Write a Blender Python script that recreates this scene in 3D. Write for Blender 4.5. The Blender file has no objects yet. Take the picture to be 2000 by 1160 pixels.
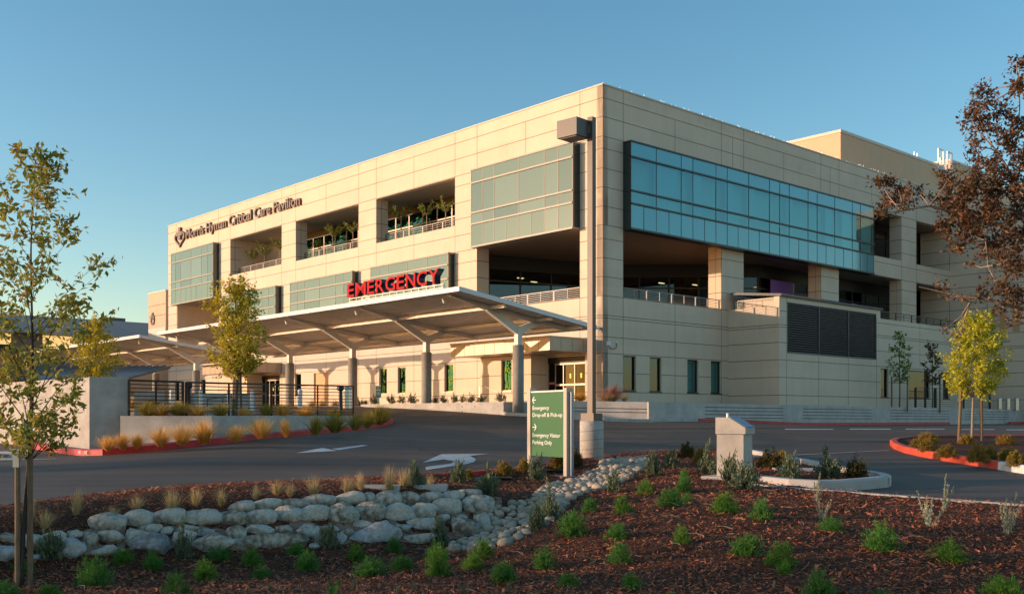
import bpy, math, random
import numpy as np
from mathutils import Vector, Matrix
random.seed(7); rng = np.random.default_rng(7)
C = bpy.context.scene.collection
scene = bpy.context.scene

# ------------------------------------------------------------------ camera
cam = bpy.data.cameras.new("camera"); co = bpy.data.objects.new("camera", cam); C.objects.link(co)
co.location = (0, 0, 0); co.rotation_euler = (math.pi / 2, 0, 0)
cam.sensor_width = 36; cam.lens = 36 * 2009 / 2000; cam.shift_y = 238 / 2000
cam.clip_start = 0.05; cam.clip_end = 3000
scene.camera = co
# ------------------------------------------------------------------ sky and sun
SUN_TO = Vector((-1, -0.11, 0.0)).normalized(); SUN_EL = math.radians(6.4)
az = math.atan2(SUN_TO.x, SUN_TO.y)
world = bpy.data.worlds.new("World"); scene.world = world; world.use_nodes = True
nt = world.node_tree; nt.nodes.clear()
sky = nt.nodes.new('ShaderNodeTexSky'); sky.sky_type = 'NISHITA'; sky.sun_disc = False
sky.sun_elevation = SUN_EL; sky.sun_rotation = az
sky.altitude = 0; sky.air_density = 1.0; sky.dust_density = 0.5; sky.ozone_density = 3.0
bg = nt.nodes.new('ShaderNodeBackground'); bg.inputs[1].default_value = 0.15
wo = nt.nodes.new('ShaderNodeOutputWorld')
wb = nt.nodes.new('ShaderNodeVectorMath'); wb.operation = 'MULTIPLY'; wb.inputs[1].default_value = (1.26, 0.965, 0.77)   # daylight white balance of the photo
hs = nt.nodes.new('ShaderNodeHueSaturation'); hs.inputs['Saturation'].default_value = 1.14; nt.links.new(sky.outputs[0], hs.inputs['Color']); nt.links.new(hs.outputs[0], wb.inputs[0]); nt.links.new(wb.outputs[0], bg.inputs[0]); nt.links.new(bg.outputs[0], wo.inputs[0])
sl = bpy.data.lights.new("sun", 'SUN'); sl.energy = 2.0; sl.angle = math.radians(0.5); sl.color = (1.0, 0.685, 0.47)
so = bpy.data.objects.new("sun", sl); C.objects.link(so)
sd = Vector((SUN_TO.x * math.cos(SUN_EL), SUN_TO.y * math.cos(SUN_EL), math.sin(SUN_EL)))
so.rotation_euler = sd.to_track_quat('Z', 'Y').to_euler()
scene.view_settings.view_transform = 'Standard'; scene.view_settings.look = 'None'
scene.view_settings.gamma = 1; scene.view_settings.exposure = 1.36
scene.render.engine = 'CYCLES'; scene.cycles.max_bounces = 8; scene.cycles.transparent_max_bounces = 12

# ------------------------------------------------------------------ frames of reference
FL = 2009.0; HZ = 818.0                      # focal length in photo pixels, eye level row
OX, OY = 4.846, 55.0                         # the building corner
VX, VY = 0.74147, 0.67098                    # along the right facade (t); s runs along the front facade
TH = math.atan2(VY, VX)
def W(t, s, z=0.0): return Vector((OX + VX * t - VY * s, OY + VY * t + VX * s, z))
def plane_z(y): return -1.39 + 0.0258 * y
def ss(a, b, x):
    q = np.clip((x - a) / (b - a), 0, 1); return q * q * (3 - 2 * q)
def road_z(x, y):
    x = np.asarray(x, float); y = np.asarray(y, float)
    w = ss(39, 64, y) * (1 - ss(0, 7, x))
    z = plane_z(np.minimum(y, 85)) * (1 - w) + 0.78 * w
    sx = np.where(x < -5.5, 2.2, 3.5); sy = np.where(y < 25, 5.0, 7.0)
    z = z + 0.30 * np.exp(-((x + 5.5) / sx) ** 2 / 2 - ((y - 25) / sy) ** 2 / 2)
    wr = ss(7, 17, x) * ss(36, 46, y)
    return z + wr * (-0.36 - z)
def G(px, py, dz=0.0):                        # a point of the road seen at a photo pixel
    k = (HZ - py) / FL; d = 5.0; step = 0.25
    f = lambda d: float(road_z((px - 1000) / FL * d, d)) + dz - k * d
    a = 6.0
    while a < 100 and f(a) * f(a + step) > 0: a += step
    b = a + step
    for _ in range(24):
        m = (a + b) / 2
        if f(a) * f(m) <= 0: b = m
        else: a = m
    return Vector(((px - 1000) / FL * a, a, k * a))
def D(px, py, d): return Vector(((px - 1000) / FL * d, d, (HZ - py) / FL * d))

# ------------------------------------------------------------------ materials
def newmat(name):
    m = bpy.data.materials.new(name); m.use_nodes = True
    n = m.node_tree.nodes; l = m.node_tree.links
    return m, n, l, n['Principled BSDF']
def mat(name, col, rough=0.7, metal=0.0, var=0.0, sc=3.0, bump=0.0, bsc=60.0, spec=0.5, stretch=None, coat=0.0):
    m, n, l, p = newmat(name)
    p.inputs['Base Color'].default_value = (*col, 1); p.inputs['Roughness'].default_value = rough
    p.inputs['Metallic'].default_value = metal; p.inputs['Specular IOR Level'].default_value = spec
    p.inputs['Coat Weight'].default_value = coat
    tc = n.new('ShaderNodeTexCoord'); src = tc.outputs['Object']
    if stretch:
        mp = n.new('ShaderNodeMapping'); mp.inputs['Scale'].default_value = stretch
        l.new(src, mp.inputs[0]); src = mp.outputs[0]
    if var:
        t = n.new('ShaderNodeTexNoise'); t.inputs['Scale'].default_value = sc; t.inputs['Detail'].default_value = 8; t.inputs['Roughness'].default_value = 0.65
        r = n.new('ShaderNodeMapRange'); r.inputs['From Min'].default_value = 0.3; r.inputs['From Max'].default_value = 0.7
        r.inputs['To Min'].default_value = 1 - var; r.inputs['To Max'].default_value = 1 + var
        mx = n.new('ShaderNodeVectorMath'); mx.operation = 'SCALE'; mx.inputs[0].default_value = col
        l.new(src, t.inputs['Vector']); l.new(t.outputs[0], r.inputs[0]); l.new(r.outputs[0], mx.inputs['Scale']); l.new(mx.outputs[0], p.inputs['Base Color'])
    if bump:
        t2 = n.new('ShaderNodeTexNoise'); t2.inputs['Scale'].default_value = bsc; t2.inputs['Detail'].default_value = 6
        b = n.new('ShaderNodeBump'); b.inputs['Strength'].default_value = bump; b.inputs['Distance'].default_value = 0.02
        l.new(src, t2.inputs['Vector']); l.new(t2.outputs[0], b.inputs['Height']); l.new(b.outputs[0], p.inputs['Normal'])
    return m
def rampmat(name, cols, source='island', rough=0.6, trans=0.0, bump=0.0, nscale=4.0, spec=0.3, mixnoise=False):
    """colour picked per leaf / blade / stone from a ramp"""
    m, n, l, p = newmat(name)
    rp = n.new('ShaderNodeValToRGB'); rp.color_ramp.interpolation = 'LINEAR'
    e = rp.color_ramp.elements
    e[0].position = 0; e[0].color = (*cols[0], 1); e[1].position = 1; e[1].color = (*cols[-1], 1)
    for i, c in enumerate(cols[1:-1], 1):
        q = e.new(i / (len(cols) - 1)); q.color = (*c, 1)
    if source == 'island':
        g = n.new('ShaderNodeNewGeometry'); oi = n.new('ShaderNodeObjectInfo'); a1 = n.new('ShaderNodeMath'); a1.operation = 'MULTIPLY_ADD'; a1.inputs[1].default_value = 0.38; a2 = n.new('ShaderNodeMath'); a2.operation = 'MULTIPLY'; a2.inputs[1].default_value = 0.62
        l.new(g.outputs['Random Per Island'], a2.inputs[0]); l.new(oi.outputs['Random'], a1.inputs[0]); l.new(a2.outputs[0], a1.inputs[2]); src = a1.outputs[0]
    else: g = n.new('ShaderNodeObjectInfo'); src = g.outputs['Random']
    if mixnoise:
        tc = n.new('ShaderNodeTexCoord'); t = n.new('ShaderNodeTexNoise'); t.inputs['Scale'].default_value = nscale; t.inputs['Detail'].default_value = 7
        l.new(tc.outputs['Object'], t.inputs['Vector'])
        mm = n.new('ShaderNodeMath'); mm.operation = 'MULTIPLY_ADD'; mm.inputs[1].default_value = 0.9; l.new(t.outputs[0], mm.inputs[0])
        m2 = n.new('ShaderNodeMath'); m2.operation = 'MULTIPLY_ADD'; m2.inputs[1].default_value = 0.7; m2.inputs[2].default_value = -0.30
        mm.inputs[1].default_value = 2.2; m2.inputs[2].default_value = -0.98
        l.new(src, m2.inputs[0]); l.new(m2.outputs[0], mm.inputs[2]); src = mm.outputs[0]
        if bump:
            b = n.new('ShaderNodeBump'); b.inputs['Strength'].default_value = bump; b.inputs['Distance'].default_value = 0.03
            t2 = n.new('ShaderNodeTexNoise'); t2.inputs['Scale'].default_value = nscale * 5; t2.inputs['Detail'].default_value = 6
            l.new(tc.outputs['Object'], t2.inputs['Vector']); l.new(t2.outputs[0], b.inputs['Height']); l.new(b.outputs[0], p.inputs['Normal'])
    l.new(src, rp.inputs[0]); l.new(rp.outputs[0], p.inputs['Base Color'])
    p.inputs['Roughness'].default_value = rough; p.inputs['Specular IOR Level'].default_value = spec
    if trans:
        tr = n.new('ShaderNodeBsdfTranslucent'); mx = n.new('ShaderNodeMixShader'); mx.inputs[0].default_value = trans
        out = n['Material Output']; l.new(rp.outputs[0], tr.inputs[0]); l.new(p.outputs[0], mx.inputs[1]); l.new(tr.outputs[0], mx.inputs[2]); l.new(mx.outputs[0], out.inputs[0])
    return m
def glassmat(name, tint, refl=(0.8, 0.9, 0.9), fac=0.35, rough=0.02):
    m, n, l, p = newmat(name); n.remove(p)
    tr = n.new('ShaderNodeBsdfTransparent'); tr.inputs[0].default_value = (*tint, 1)
    gl = n.new('ShaderNodeBsdfGlossy'); gl.inputs[0].default_value = (*refl, 1); gl.inputs[1].default_value = rough
    fr = n.new('ShaderNodeLayerWeight'); fr.inputs[0].default_value = 0.3
    ma = n.new('ShaderNodeMath'); ma.operation = 'MULTIPLY_ADD'; ma.inputs[1].default_value = 0.6; ma.inputs[2].default_value = fac; ma.use_clamp = True
    if rough > 0.02:
        tc = n.new('ShaderNodeTexCoord'); t = n.new('ShaderNodeTexNoise'); t.inputs['Scale'].default_value = 1.6; b = n.new('ShaderNodeBump'); b.inputs['Strength'].default_value = 0.35; b.inputs['Distance'].default_value = 0.12
        l.new(tc.outputs['Object'], t.inputs[0]); l.new(t.outputs[0], b.inputs['Height']); l.new(b.outputs[0], gl.inputs['Normal'])
    mx = n.new('ShaderNodeMixShader')
    l.new(fr.outputs['Fresnel'], ma.inputs[0]); l.new(ma.outputs[0], mx.inputs[0]); l.new(tr.outputs[0], mx.inputs[1]); l.new(gl.outputs[0], mx.inputs[2])
    l.new(mx.outputs[0], n['Material Output'].inputs[0]); return m
def emis(name, col, st):
    m, n, l, p = newmat(name); p.inputs['Base Color'].default_value = (*col, 1)
    p.inputs['Emission Color'].default_value = (*col, 1); p.inputs['Emission Strength'].default_value = st; return m

M = {}
def panelmat(name, col):
    m = mat(name, col, 0.85, var=0.05, sc=0.7, bump=0.10, bsc=25); n = m.node_tree.nodes; l = m.node_tree.links; p = n['Principled BSDF']
    tc = n.new('ShaderNodeTexCoord'); sn = n.new('ShaderNodeVectorMath'); sn.operation = 'SNAP'; sn.inputs[1].default_value = (4.28, 4.28, 1.03); of = n.new('ShaderNodeVectorMath'); of.operation = 'ADD'; of.inputs[1].default_value = (0.4, 2.15, 0.12)
    l.new(tc.outputs['Object'], of.inputs[0]); l.new(of.outputs[0], sn.inputs[0]); wn = n.new('ShaderNodeTexWhiteNoise'); l.new(sn.outputs[0], wn.inputs[0])
    r = n.new('ShaderNodeMapRange'); r.inputs['To Min'].default_value = 0.97; r.inputs['To Max'].default_value = 1.03; l.new(wn.outputs[0], r.inputs[0])
    mp = n.new('ShaderNodeMapping'); mp.inputs['Scale'].default_value = (3.5, 3.5, 0.22); l.new(tc.outputs['Object'], mp.inputs[0]); t = n.new('ShaderNodeTexNoise'); t.inputs['Scale'].default_value = 1.0; t.inputs['Detail'].default_value = 6; l.new(mp.outputs[0], t.inputs[0])
    r2 = n.new('ShaderNodeMapRange'); r2.inputs['From Min'].default_value = 0.35; r2.inputs['From Max'].default_value = 0.6; r2.inputs['To Min'].default_value = 0.975; r2.inputs['To Max'].default_value = 1.01; l.new(t.outputs[0], r2.inputs[0])
    mm = n.new('ShaderNodeMath'); mm.operation = 'MULTIPLY'; l.new(r.outputs[0], mm.inputs[0]); l.new(r2.outputs[0], mm.inputs[1])
    v = n.new('ShaderNodeVectorMath'); v.operation = 'SCALE'; lk = p.inputs['Base Color'].links[0]; l.new(lk.from_socket, v.inputs[0]); l.new(mm.outputs[0], v.inputs['Scale']); l.new(v.outputs[0], p.inputs['Base Color']); return m
M['panel'] = panelmat('panel', (0.70, 0.565, 0.425))
M['panel2'] = mat('panel2', (0.62, 0.45, 0.31), 0.85, var=0.05, sc=0.7, bump=0.1, bsc=25)
M['penthouse'] = mat('penthouse', (0.66, 0.45, 0.29), 0.9, var=0.05, sc=1.0)
M['coping'] = mat('coping', (0.62, 0.55, 0.45), 0.6, var=0.05)
M['joint'] = mat('joint', (0.20, 0.155, 0.115), 0.9)
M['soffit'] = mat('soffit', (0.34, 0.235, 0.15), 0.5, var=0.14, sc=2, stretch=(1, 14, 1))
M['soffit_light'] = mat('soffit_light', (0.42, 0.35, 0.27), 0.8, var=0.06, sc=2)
M['dark'] = mat('dark', (0.012, 0.012, 0.013), 0.5)
M['interior'] = mat('interior', (0.27, 0.25, 0.21), 0.9, var=0.3, sc=0.4)
M['floor'] = mat('floor', (0.32, 0.30, 0.27), 0.9)
M['mullion'] = mat('mullion', (0.05, 0.05, 0.048), 0.4, metal=0.5)
M['mullion_tan'] = mat('mullion_tan', (0.42, 0.33, 0.25), 0.45, metal=0.3)
M['mullion_sage'] = mat('mullion_sage', (0.30, 0.26, 0.20), 0.45)
M['metal_dark'] = mat('metal_dark', (0.035, 0.037, 0.042), 0.4, metal=0.6, var=0.1)
M['black_rail'] = mat('black_rail', (0.012, 0.012, 0.012), 0.4, metal=0.3)
M['rail'] = mat('rail', (0.24, 0.22, 0.20), 0.45, metal=0.2)
M['louver'] = mat('louver', (0.085, 0.09, 0.105), 0.45, metal=0.3)
M['white_steel'] = mat('white_steel', (0.72, 0.64, 0.56), 0.5, var=0.04, sc=1)
M['deck'] = mat('deck', (0.88, 0.77, 0.65), 0.35, var=0.10, sc=1.2, spec=0.6)
M['fascia'] = mat('fascia', (0.72, 0.69, 0.66), 0.4, var=0.03)
M['roof_metal'] = mat('roof_metal', (0.10, 0.105, 0.11), 0.6)
M['concrete'] = mat('concrete', (0.44, 0.40, 0.35), 0.85, var=0.22, sc=2.2, bump=0.25, bsc=35)
M['concrete_blue'] = mat('concrete_blue', (0.48, 0.44, 0.40), 0.85, var=0.20, sc=1.4, bump=0.25, bsc=30)
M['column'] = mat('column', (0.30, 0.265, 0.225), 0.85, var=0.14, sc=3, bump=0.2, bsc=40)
M['paving'] = mat('paving', (0.48, 0.41, 0.34), 0.85, var=0.12, sc=0.8)
M['redkerb'] = mat('redkerb', (0.55, 0.03, 0.03), 0.55, var=0.30, sc=2.6, bump=0.2, bsc=30)
M['orangekerb'] = mat('orangekerb', (0.58, 0.075, 0.035), 0.55, var=0.22, sc=2.6, bump=0.2, bsc=30)
M['yellow'] = mat('yellow', (0.55, 0.36, 0.05), 0.7)
M['paint'] = mat('paint', (0.62, 0.58, 0.54), 0.7, var=0.25, sc=6)
M['white'] = mat('white', (0.78, 0.76, 0.73), 0.5)
M['bollard'] = mat('bollard', (0.72, 0.70, 0.68), 0.45, var=0.04)
M['steel'] = mat('steel', (0.55, 0.55, 0.56), 0.28, metal=0.9)
M['bluesteel'] = mat('bluesteel', (0.20, 0.25, 0.33), 0.3, metal=0.7)
M['signgreen'] = mat('signgreen', (0.032, 0.135, 0.040), 0.45, var=0.05, sc=1)
M['signpost'] = mat('signpost', (0.50, 0.42, 0.34), 0.45, metal=0.2)
M['green2'] = mat('green2', (0.03, 0.12, 0.09), 0.5)
M['letter_red'] = mat('letter_red', (0.46, 0.012, 0.016), 0.7, spec=0.15)
M['letter_side'] = mat('letter_side', (0.012, 0.014, 0.025), 0.4)
M['letter_bronze'] = mat('letter_bronze', (0.10, 0.065, 0.055), 0.45, metal=0.2)
M['red_label'] = mat('red_label', (0.45, 0.02, 0.02), 0.5)
M['decal'] = mat('decal', (0.75, 0.65, 0.02), 0.5)
M['pole'] = mat('pole', (0.085, 0.056, 0.038), 0.45, var=0.12, sc=4, metal=0.1)
M['poledark'] = mat('poledark', (0.085, 0.06, 0.044), 0.45, var=0.1)
M['lens'] = mat('lens', (0.5, 0.4, 0.3), 0.2)
M['tan'] = mat('tan', (0.60, 0.34, 0.15), 0.6, var=0.08)
M['entry'] = mat('entry', (0.42, 0.33, 0.235), 0.4, var=0.05, sc=1, metal=0.2)
M['curtain'] = mat('curtain', (0.62, 0.60, 0.56), 0.9, var=0.08, sc=3, stretch=(6, 6, .3))
M['purple'] = mat('purple', (0.30, 0.12, 0.45), 0.5)
M['greywall'] = mat('greywall', (0.34, 0.35, 0.35), 0.6, var=0.05, sc=.5)
M['brownwall'] = mat('brownwall', (0.25, 0.19, 0.14), 0.85, var=0.08, sc=.8)
M['ceil_light'] = emis('ceil_light', (1.0, 0.85, 0.5), 3.0)
M['blind'] = emis('blind', (1.0, 0.62, 0.22), 0.35)  # amber colour with a glow of its own, for the clinic window panes
M['glass_teal'] = glassmat('glass_teal', (0.34, 0.72, 0.78), (0.42, 0.70, 0.74), 0.20)
M['glass_dark'] = glassmat('glass_dark', (0.16, 0.16, 0.12), (0.30, 0.34, 0.36), 0.18)
M['glass_green'] = glassmat('glass_green', (0.045, 0.12, 0.085), (0.030, 0.085, 0.058), 0.40, 0.025)
M['glass_door'] = glassmat('glass_door', (0.10, 0.095, 0.07), (0.045, 0.042, 0.035), 0.15)
M['glass_bright'] = glassmat('glass_bright', (0.4, 0.5, 0.45), (0.9, 0.92, 0.95), 0.62)
def panemat(name, cols, rough, spec, metal=0.0):
    m = rampmat(name, cols, 'island', rough, spec=spec); m.node_tree.nodes['Principled BSDF'].inputs['Metallic'].default_value = metal; return m
M['pane_teal'] = panemat('pane_teal', [(0.07, 0.26, 0.30), (0.085, 0.30, 0.34), (0.075, 0.275, 0.32)], 0.08, 0.9, 0.2)
M['pane_sage'] = panemat('pane_sage', [(0.10, 0.165, 0.12), (0.125, 0.20, 0.145), (0.11, 0.18, 0.13)], 0.12, 0.8)
M['pane_sage2'] = panemat('pane_sage2', [(0.075, 0.135, 0.10), (0.15, 0.225, 0.17), (0.09, 0.155, 0.115), (0.105, 0.17, 0.13)], 0.08, 0.9)
M['pane_side'] = mat('pane_side', (0.012, 0.03, 0.03), 0.1, spec=0.8)
M['bark'] = mat('bark', (0.13, 0.095, 0.07), 0.9, var=0.3, sc=18, bump=0.5, bsc=60)
M['bark_dark'] = mat('bark_dark', (0.06, 0.045, 0.038), 0.9, var=0.3, sc=18, bump=0.5, bsc=60)
M['bark_pale'] = mat('bark_pale', (0.30, 0.22, 0.16), 0.85, var=0.25, sc=12, bump=0.4, bsc=50)
M['stake'] = mat('stake', (0.20, 0.125, 0.07), 0.9, var=0.35, sc=10, stretch=(6, 6, 1), bump=0.4, bsc=30)
M['tie'] = mat('tie', (0.01, 0.16, 0.075), 0.6)
M['stone'] = rampmat('stone', [(0.20, 0.16, 0.12), (0.40, 0.34, 0.26), (0.54, 0.48, 0.39), (0.66, 0.61, 0.53), (0.56, 0.45, 0.32)], 'object', 0.9, mixnoise=True, nscale=13, bump=1.0)
M['stone_blue'] = rampmat('stone_blue', [(0.24, 0.22, 0.20), (0.44, 0.43, 0.41), (0.60, 0.58, 0.55)], 'object', 0.8, mixnoise=True, nscale=13, bump=0.8)
M['cobble'] = rampmat('cobble', [(0.16, 0.125, 0.095), (0.36, 0.29, 0.21), (0.50, 0.42, 0.32), (0.46, 0.30, 0.19), (0.60, 0.53, 0.43)], 'object', 0.75, mixnoise=True, nscale=9, bump=0.3)
M['mortar'] = mat('mortar', (0.30, 0.18, 0.115), 0.95, var=0.25, sc=9, bump=0.8, bsc=45)
M['chips'] = rampmat('chips', [(0.067, 0.032, 0.019), (0.174, 0.062, 0.033), (0.357, 0.114, 0.059), (0.547, 0.198, 0.098), (0.293, 0.093, 0.047), (0.799, 0.397, 0.214)], 'island', 0.85, spec=0.2)
def mulchmat():
    m, n, l, p = newmat('mulch_soil')
    tc = n.new('ShaderNodeTexCoord'); v = n.new('ShaderNodeTexVoronoi'); v.inputs['Scale'].default_value = 22
    mp = n.new('ShaderNodeMapping'); mp.inputs['Scale'].default_value = (1, 1.6, 1)
    ns = n.new('ShaderNodeTexNoise'); ns.inputs['Scale'].default_value = 3; ns.inputs['Detail'].default_value = 8
    mixv = n.new('ShaderNodeVectorMath'); mixv.operation = 'ADD'
    l.new(tc.outputs['Object'], mp.inputs[0]); l.new(tc.outputs['Object'], ns.inputs[0]); l.new(mp.outputs[0], mixv.inputs[0]); l.new(ns.outputs[1], mixv.inputs[1]); l.new(mixv.outputs[0], v.inputs['Vector'])
    rp = n.new('ShaderNodeValToRGB'); e = rp.color_ramp.elements; e[0].color = (0.032, 0.015, 0.010, 1); e[1].color = (0.19, 0.075, 0.038, 1)
    sep = n.new('ShaderNodeSeparateColor'); l.new(v.outputs['Color'], sep.inputs[0]); l.new(sep.outputs[0], rp.inputs[0]); l.new(rp.outputs[0], p.inputs['Base Color'])
    b = n.new('ShaderNodeBump'); b.inputs['Strength'].default_value = 0.9; b.inputs['Distance'].default_value = 0.03
    l.new(v.outputs['Distance'], b.inputs['Height']); l.new(b.outputs[0], p.inputs['Normal']); p.inputs['Roughness'].default_value = 0.95
    p.inputs['Specular IOR Level'].default_value = 0.2
    return m
M['mulch'] = mulchmat()
def asphaltmat():
    m, n, l, p = newmat('asphalt')
    tc = n.new('ShaderNodeTexCoord')
    def noise(sc, det, mp=None):
        t = n.new('ShaderNodeTexNoise'); t.inputs['Scale'].default_value = sc; t.inputs['Detail'].default_value = det
        if mp:
            q = n.new('ShaderNodeMapping'); q.inputs['Scale'].default_value = mp; l.new(tc.outputs['Object'], q.inputs[0]); l.new(q.outputs[0], t.inputs[0])
        else: l.new(tc.outputs['Object'], t.inputs[0])
        return t
    a = noise(0.35, 5); b = noise(140, 3); c = noise(0.6, 6, (0.25, 2.2, 1))
    r = n.new('ShaderNodeMapRange'); r.inputs['From Min'].default_value = 0.3; r.inputs['From Max'].default_value = 0.7; r.inputs['To Min'].default_value = 0.72; r.inputs['To Max'].default_value = 1.28
    l.new(c.outputs[0], r.inputs[0])
    r2 = n.new('ShaderNodeMapRange'); r2.inputs['From Min'].default_value = 0.3; r2.inputs['From Max'].default_value = 0.7; r2.inputs['To Min'].default_value = 0.75; r2.inputs['To Max'].default_value = 1.3
    l.new(b.outputs[0], r2.inputs[0])
    r3 = n.new('ShaderNodeMapRange'); r3.inputs['From Min'].default_value = 0.3; r3.inputs['From Max'].default_value = 0.7; r3.inputs['To Min'].default_value = 0.85; r3.inputs['To Max'].default_value = 1.15
    l.new(a.outputs[0], r3.inputs[0])
    m1 = n.new('ShaderNodeMath'); m1.operation = 'MULTIPLY'; l.new(r.outputs[0], m1.inputs[0]); l.new(r2.outputs[0], m1.inputs[1])
    m2 = n.new('ShaderNodeMath'); m2.operation = 'MULTIPLY'; l.new(m1.outputs[0], m2.inputs[0]); l.new(r3.outputs[0], m2.inputs[1])
    vo = n.new('ShaderNodeTexVoronoi'); vo.feature = 'DISTANCE_TO_EDGE'; vo.inputs['Scale'].default_value = 0.16; ad = n.new('ShaderNodeVectorMath'); ad.operation = 'ADD'; wv = noise(0.9, 6); l.new(tc.outputs['Object'], ad.inputs[0]); l.new(wv.outputs[1], ad.inputs[1]); l.new(ad.outputs[0], vo.inputs['Vector'])
    r4 = n.new('ShaderNodeMapRange'); r4.inputs['From Min'].default_value = 0.0; r4.inputs['From Max'].default_value = 0.004; r4.inputs['To Min'].default_value = 0.5; r4.inputs['To Max'].default_value = 1.0; l.new(vo.outputs['Distance'], r4.inputs[0])
    m3 = n.new('ShaderNodeMath'); m3.operation = 'MULTIPLY'; l.new(m2.outputs[0], m3.inputs[0]); l.new(r4.outputs[0], m3.inputs[1]); m2 = m3
    s = n.new('ShaderNodeVectorMath'); s.operation = 'SCALE'; s.inputs[0].default_value = (0.118, 0.079, 0.054); l.new(m2.outputs[0], s.inputs['Scale']); l.new(s.outputs[0], p.inputs['Base Color'])
    bp = n.new('ShaderNodeBump'); bp.inputs['Strength'].default_value = 0.5; bp.inputs['Distance'].default_value = 0.008; l.new(b.outputs[0], bp.inputs['Height']); l.new(bp.outputs[0], p.inputs['Normal'])
    p.inputs['Roughness'].default_value = 0.72; p.inputs['Specular IOR Level'].default_value = 0.4
    return m
M['asphalt'] = asphaltmat()
M['leaf_ash'] = rampmat('leaf_ash', [(0.112, 0.158, 0.027), (0.195, 0.240, 0.037), (0.285, 0.285, 0.045), (0.360, 0.315, 0.060), (0.480, 0.195, 0.045)], trans=0.4)
M['leaf_gold'] = rampmat('leaf_gold', [(0.24, 0.24, 0.02), (0.48, 0.42, 0.03), (0.72, 0.54, 0.04), (0.60, 0.47, 0.03), (0.76, 0.34, 0.04)], trans=0.45)
M['leaf_lime'] = rampmat('leaf_lime', [(0.242, 0.269, 0.027), (0.457, 0.470, 0.040), (0.672, 0.618, 0.067), (0.376, 0.376, 0.027), (0.806, 0.645, 0.121)], trans=0.45)
M['leaf_green'] = rampmat('leaf_green', [(0.101, 0.214, 0.038), (0.176, 0.302, 0.050), (0.252, 0.378, 0.076)], trans=0.35)
M['leaf_brown'] = rampmat('leaf_brown', [(0.090, 0.108, 0.036), (0.162, 0.090, 0.045), (0.126, 0.144, 0.054)], trans=0.3)
M['leaf_myrtle'] = rampmat('leaf_myrtle', [(0.075, 0.035, 0.032), (0.13, 0.055, 0.045), (0.17, 0.08, 0.045), (0.085, 0.075, 0.03), (0.28, 0.12, 0.045), (0.11, 0.04, 0.055)], trans=0.35)
M['leaf_frond'] = rampmat('leaf_frond', [(0.12, 0.18, 0.03), (0.22, 0.28, 0.06), (0.30, 0.32, 0.08)], trans=0.35)
M['dark_foliage'] = rampmat('dark_foliage', [(0.026, 0.052, 0.016), (0.046, 0.078, 0.019), (0.065, 0.098, 0.026)], trans=0.15)
M['feather'] = rampmat('feather', [(0.044, 0.138, 0.022), (0.075, 0.213, 0.035), (0.119, 0.288, 0.044), (0.062, 0.175, 0.027)], trans=0.3)
M['feather2'] = rampmat('feather2', [(0.057, 0.149, 0.017), (0.115, 0.253, 0.029), (0.172, 0.333, 0.040)], trans=0.3)
M['sagebush'] = rampmat('sagebush', [(0.08, 0.11, 0.06), (0.13, 0.17, 0.09), (0.20, 0.23, 0.13), (0.10, 0.13, 0.06)], trans=0.25)
M['bronze_bush'] = rampmat('bronze_bush', [(0.06, 0.05, 0.015), (0.12, 0.09, 0.02), (0.09, 0.07, 0.02), (0.16, 0.07, 0.03)], trans=0.2)
M['gold_bush'] = rampmat('gold_bush', [(0.16, 0.12, 0.02), (0.26, 0.18, 0.03), (0.36, 0.23, 0.04), (0.22, 0.12, 0.03)], trans=0.25)
M['silver'] = rampmat('silver', [(0.26, 0.28, 0.20), (0.38, 0.40, 0.28), (0.30, 0.30, 0.20)], trans=0.2)
M['straw'] = rampmat('straw', [(0.30, 0.25, 0.12), (0.50, 0.38, 0.17), (0.66, 0.48, 0.25), (0.24, 0.24, 0.09)], trans=0.4)
M['orange_grass'] = rampmat('orange_grass', [(0.60, 0.27, 0.03), (0.85, 0.44, 0.06), (0.90, 0.58, 0.20), (0.65, 0.36, 0.04)], trans=0.6)
M['green_grass'] = rampmat('green_grass', [(0.16, 0.17, 0.02), (0.32, 0.27, 0.04), (0.58, 0.36, 0.08), (0.20, 0.22, 0.03)], trans=0.5)
M['red_grass'] = rampmat('red_grass', [(0.16, 0.03, 0.018), (0.28, 0.06, 0.03), (0.42, 0.22, 0.14), (0.22, 0.05, 0.02)], trans=0.35)
M['tuft'] = rampmat('tuft', [(0.10, 0.11, 0.06), (0.18, 0.17, 0.10), (0.24, 0.20, 0.12)], trans=0.25)
M['agave'] = rampmat('agave', [(0.09, 0.10, 0.06), (0.15, 0.16, 0.09), (0.20, 0.19, 0.10)], trans=0.1)

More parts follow.
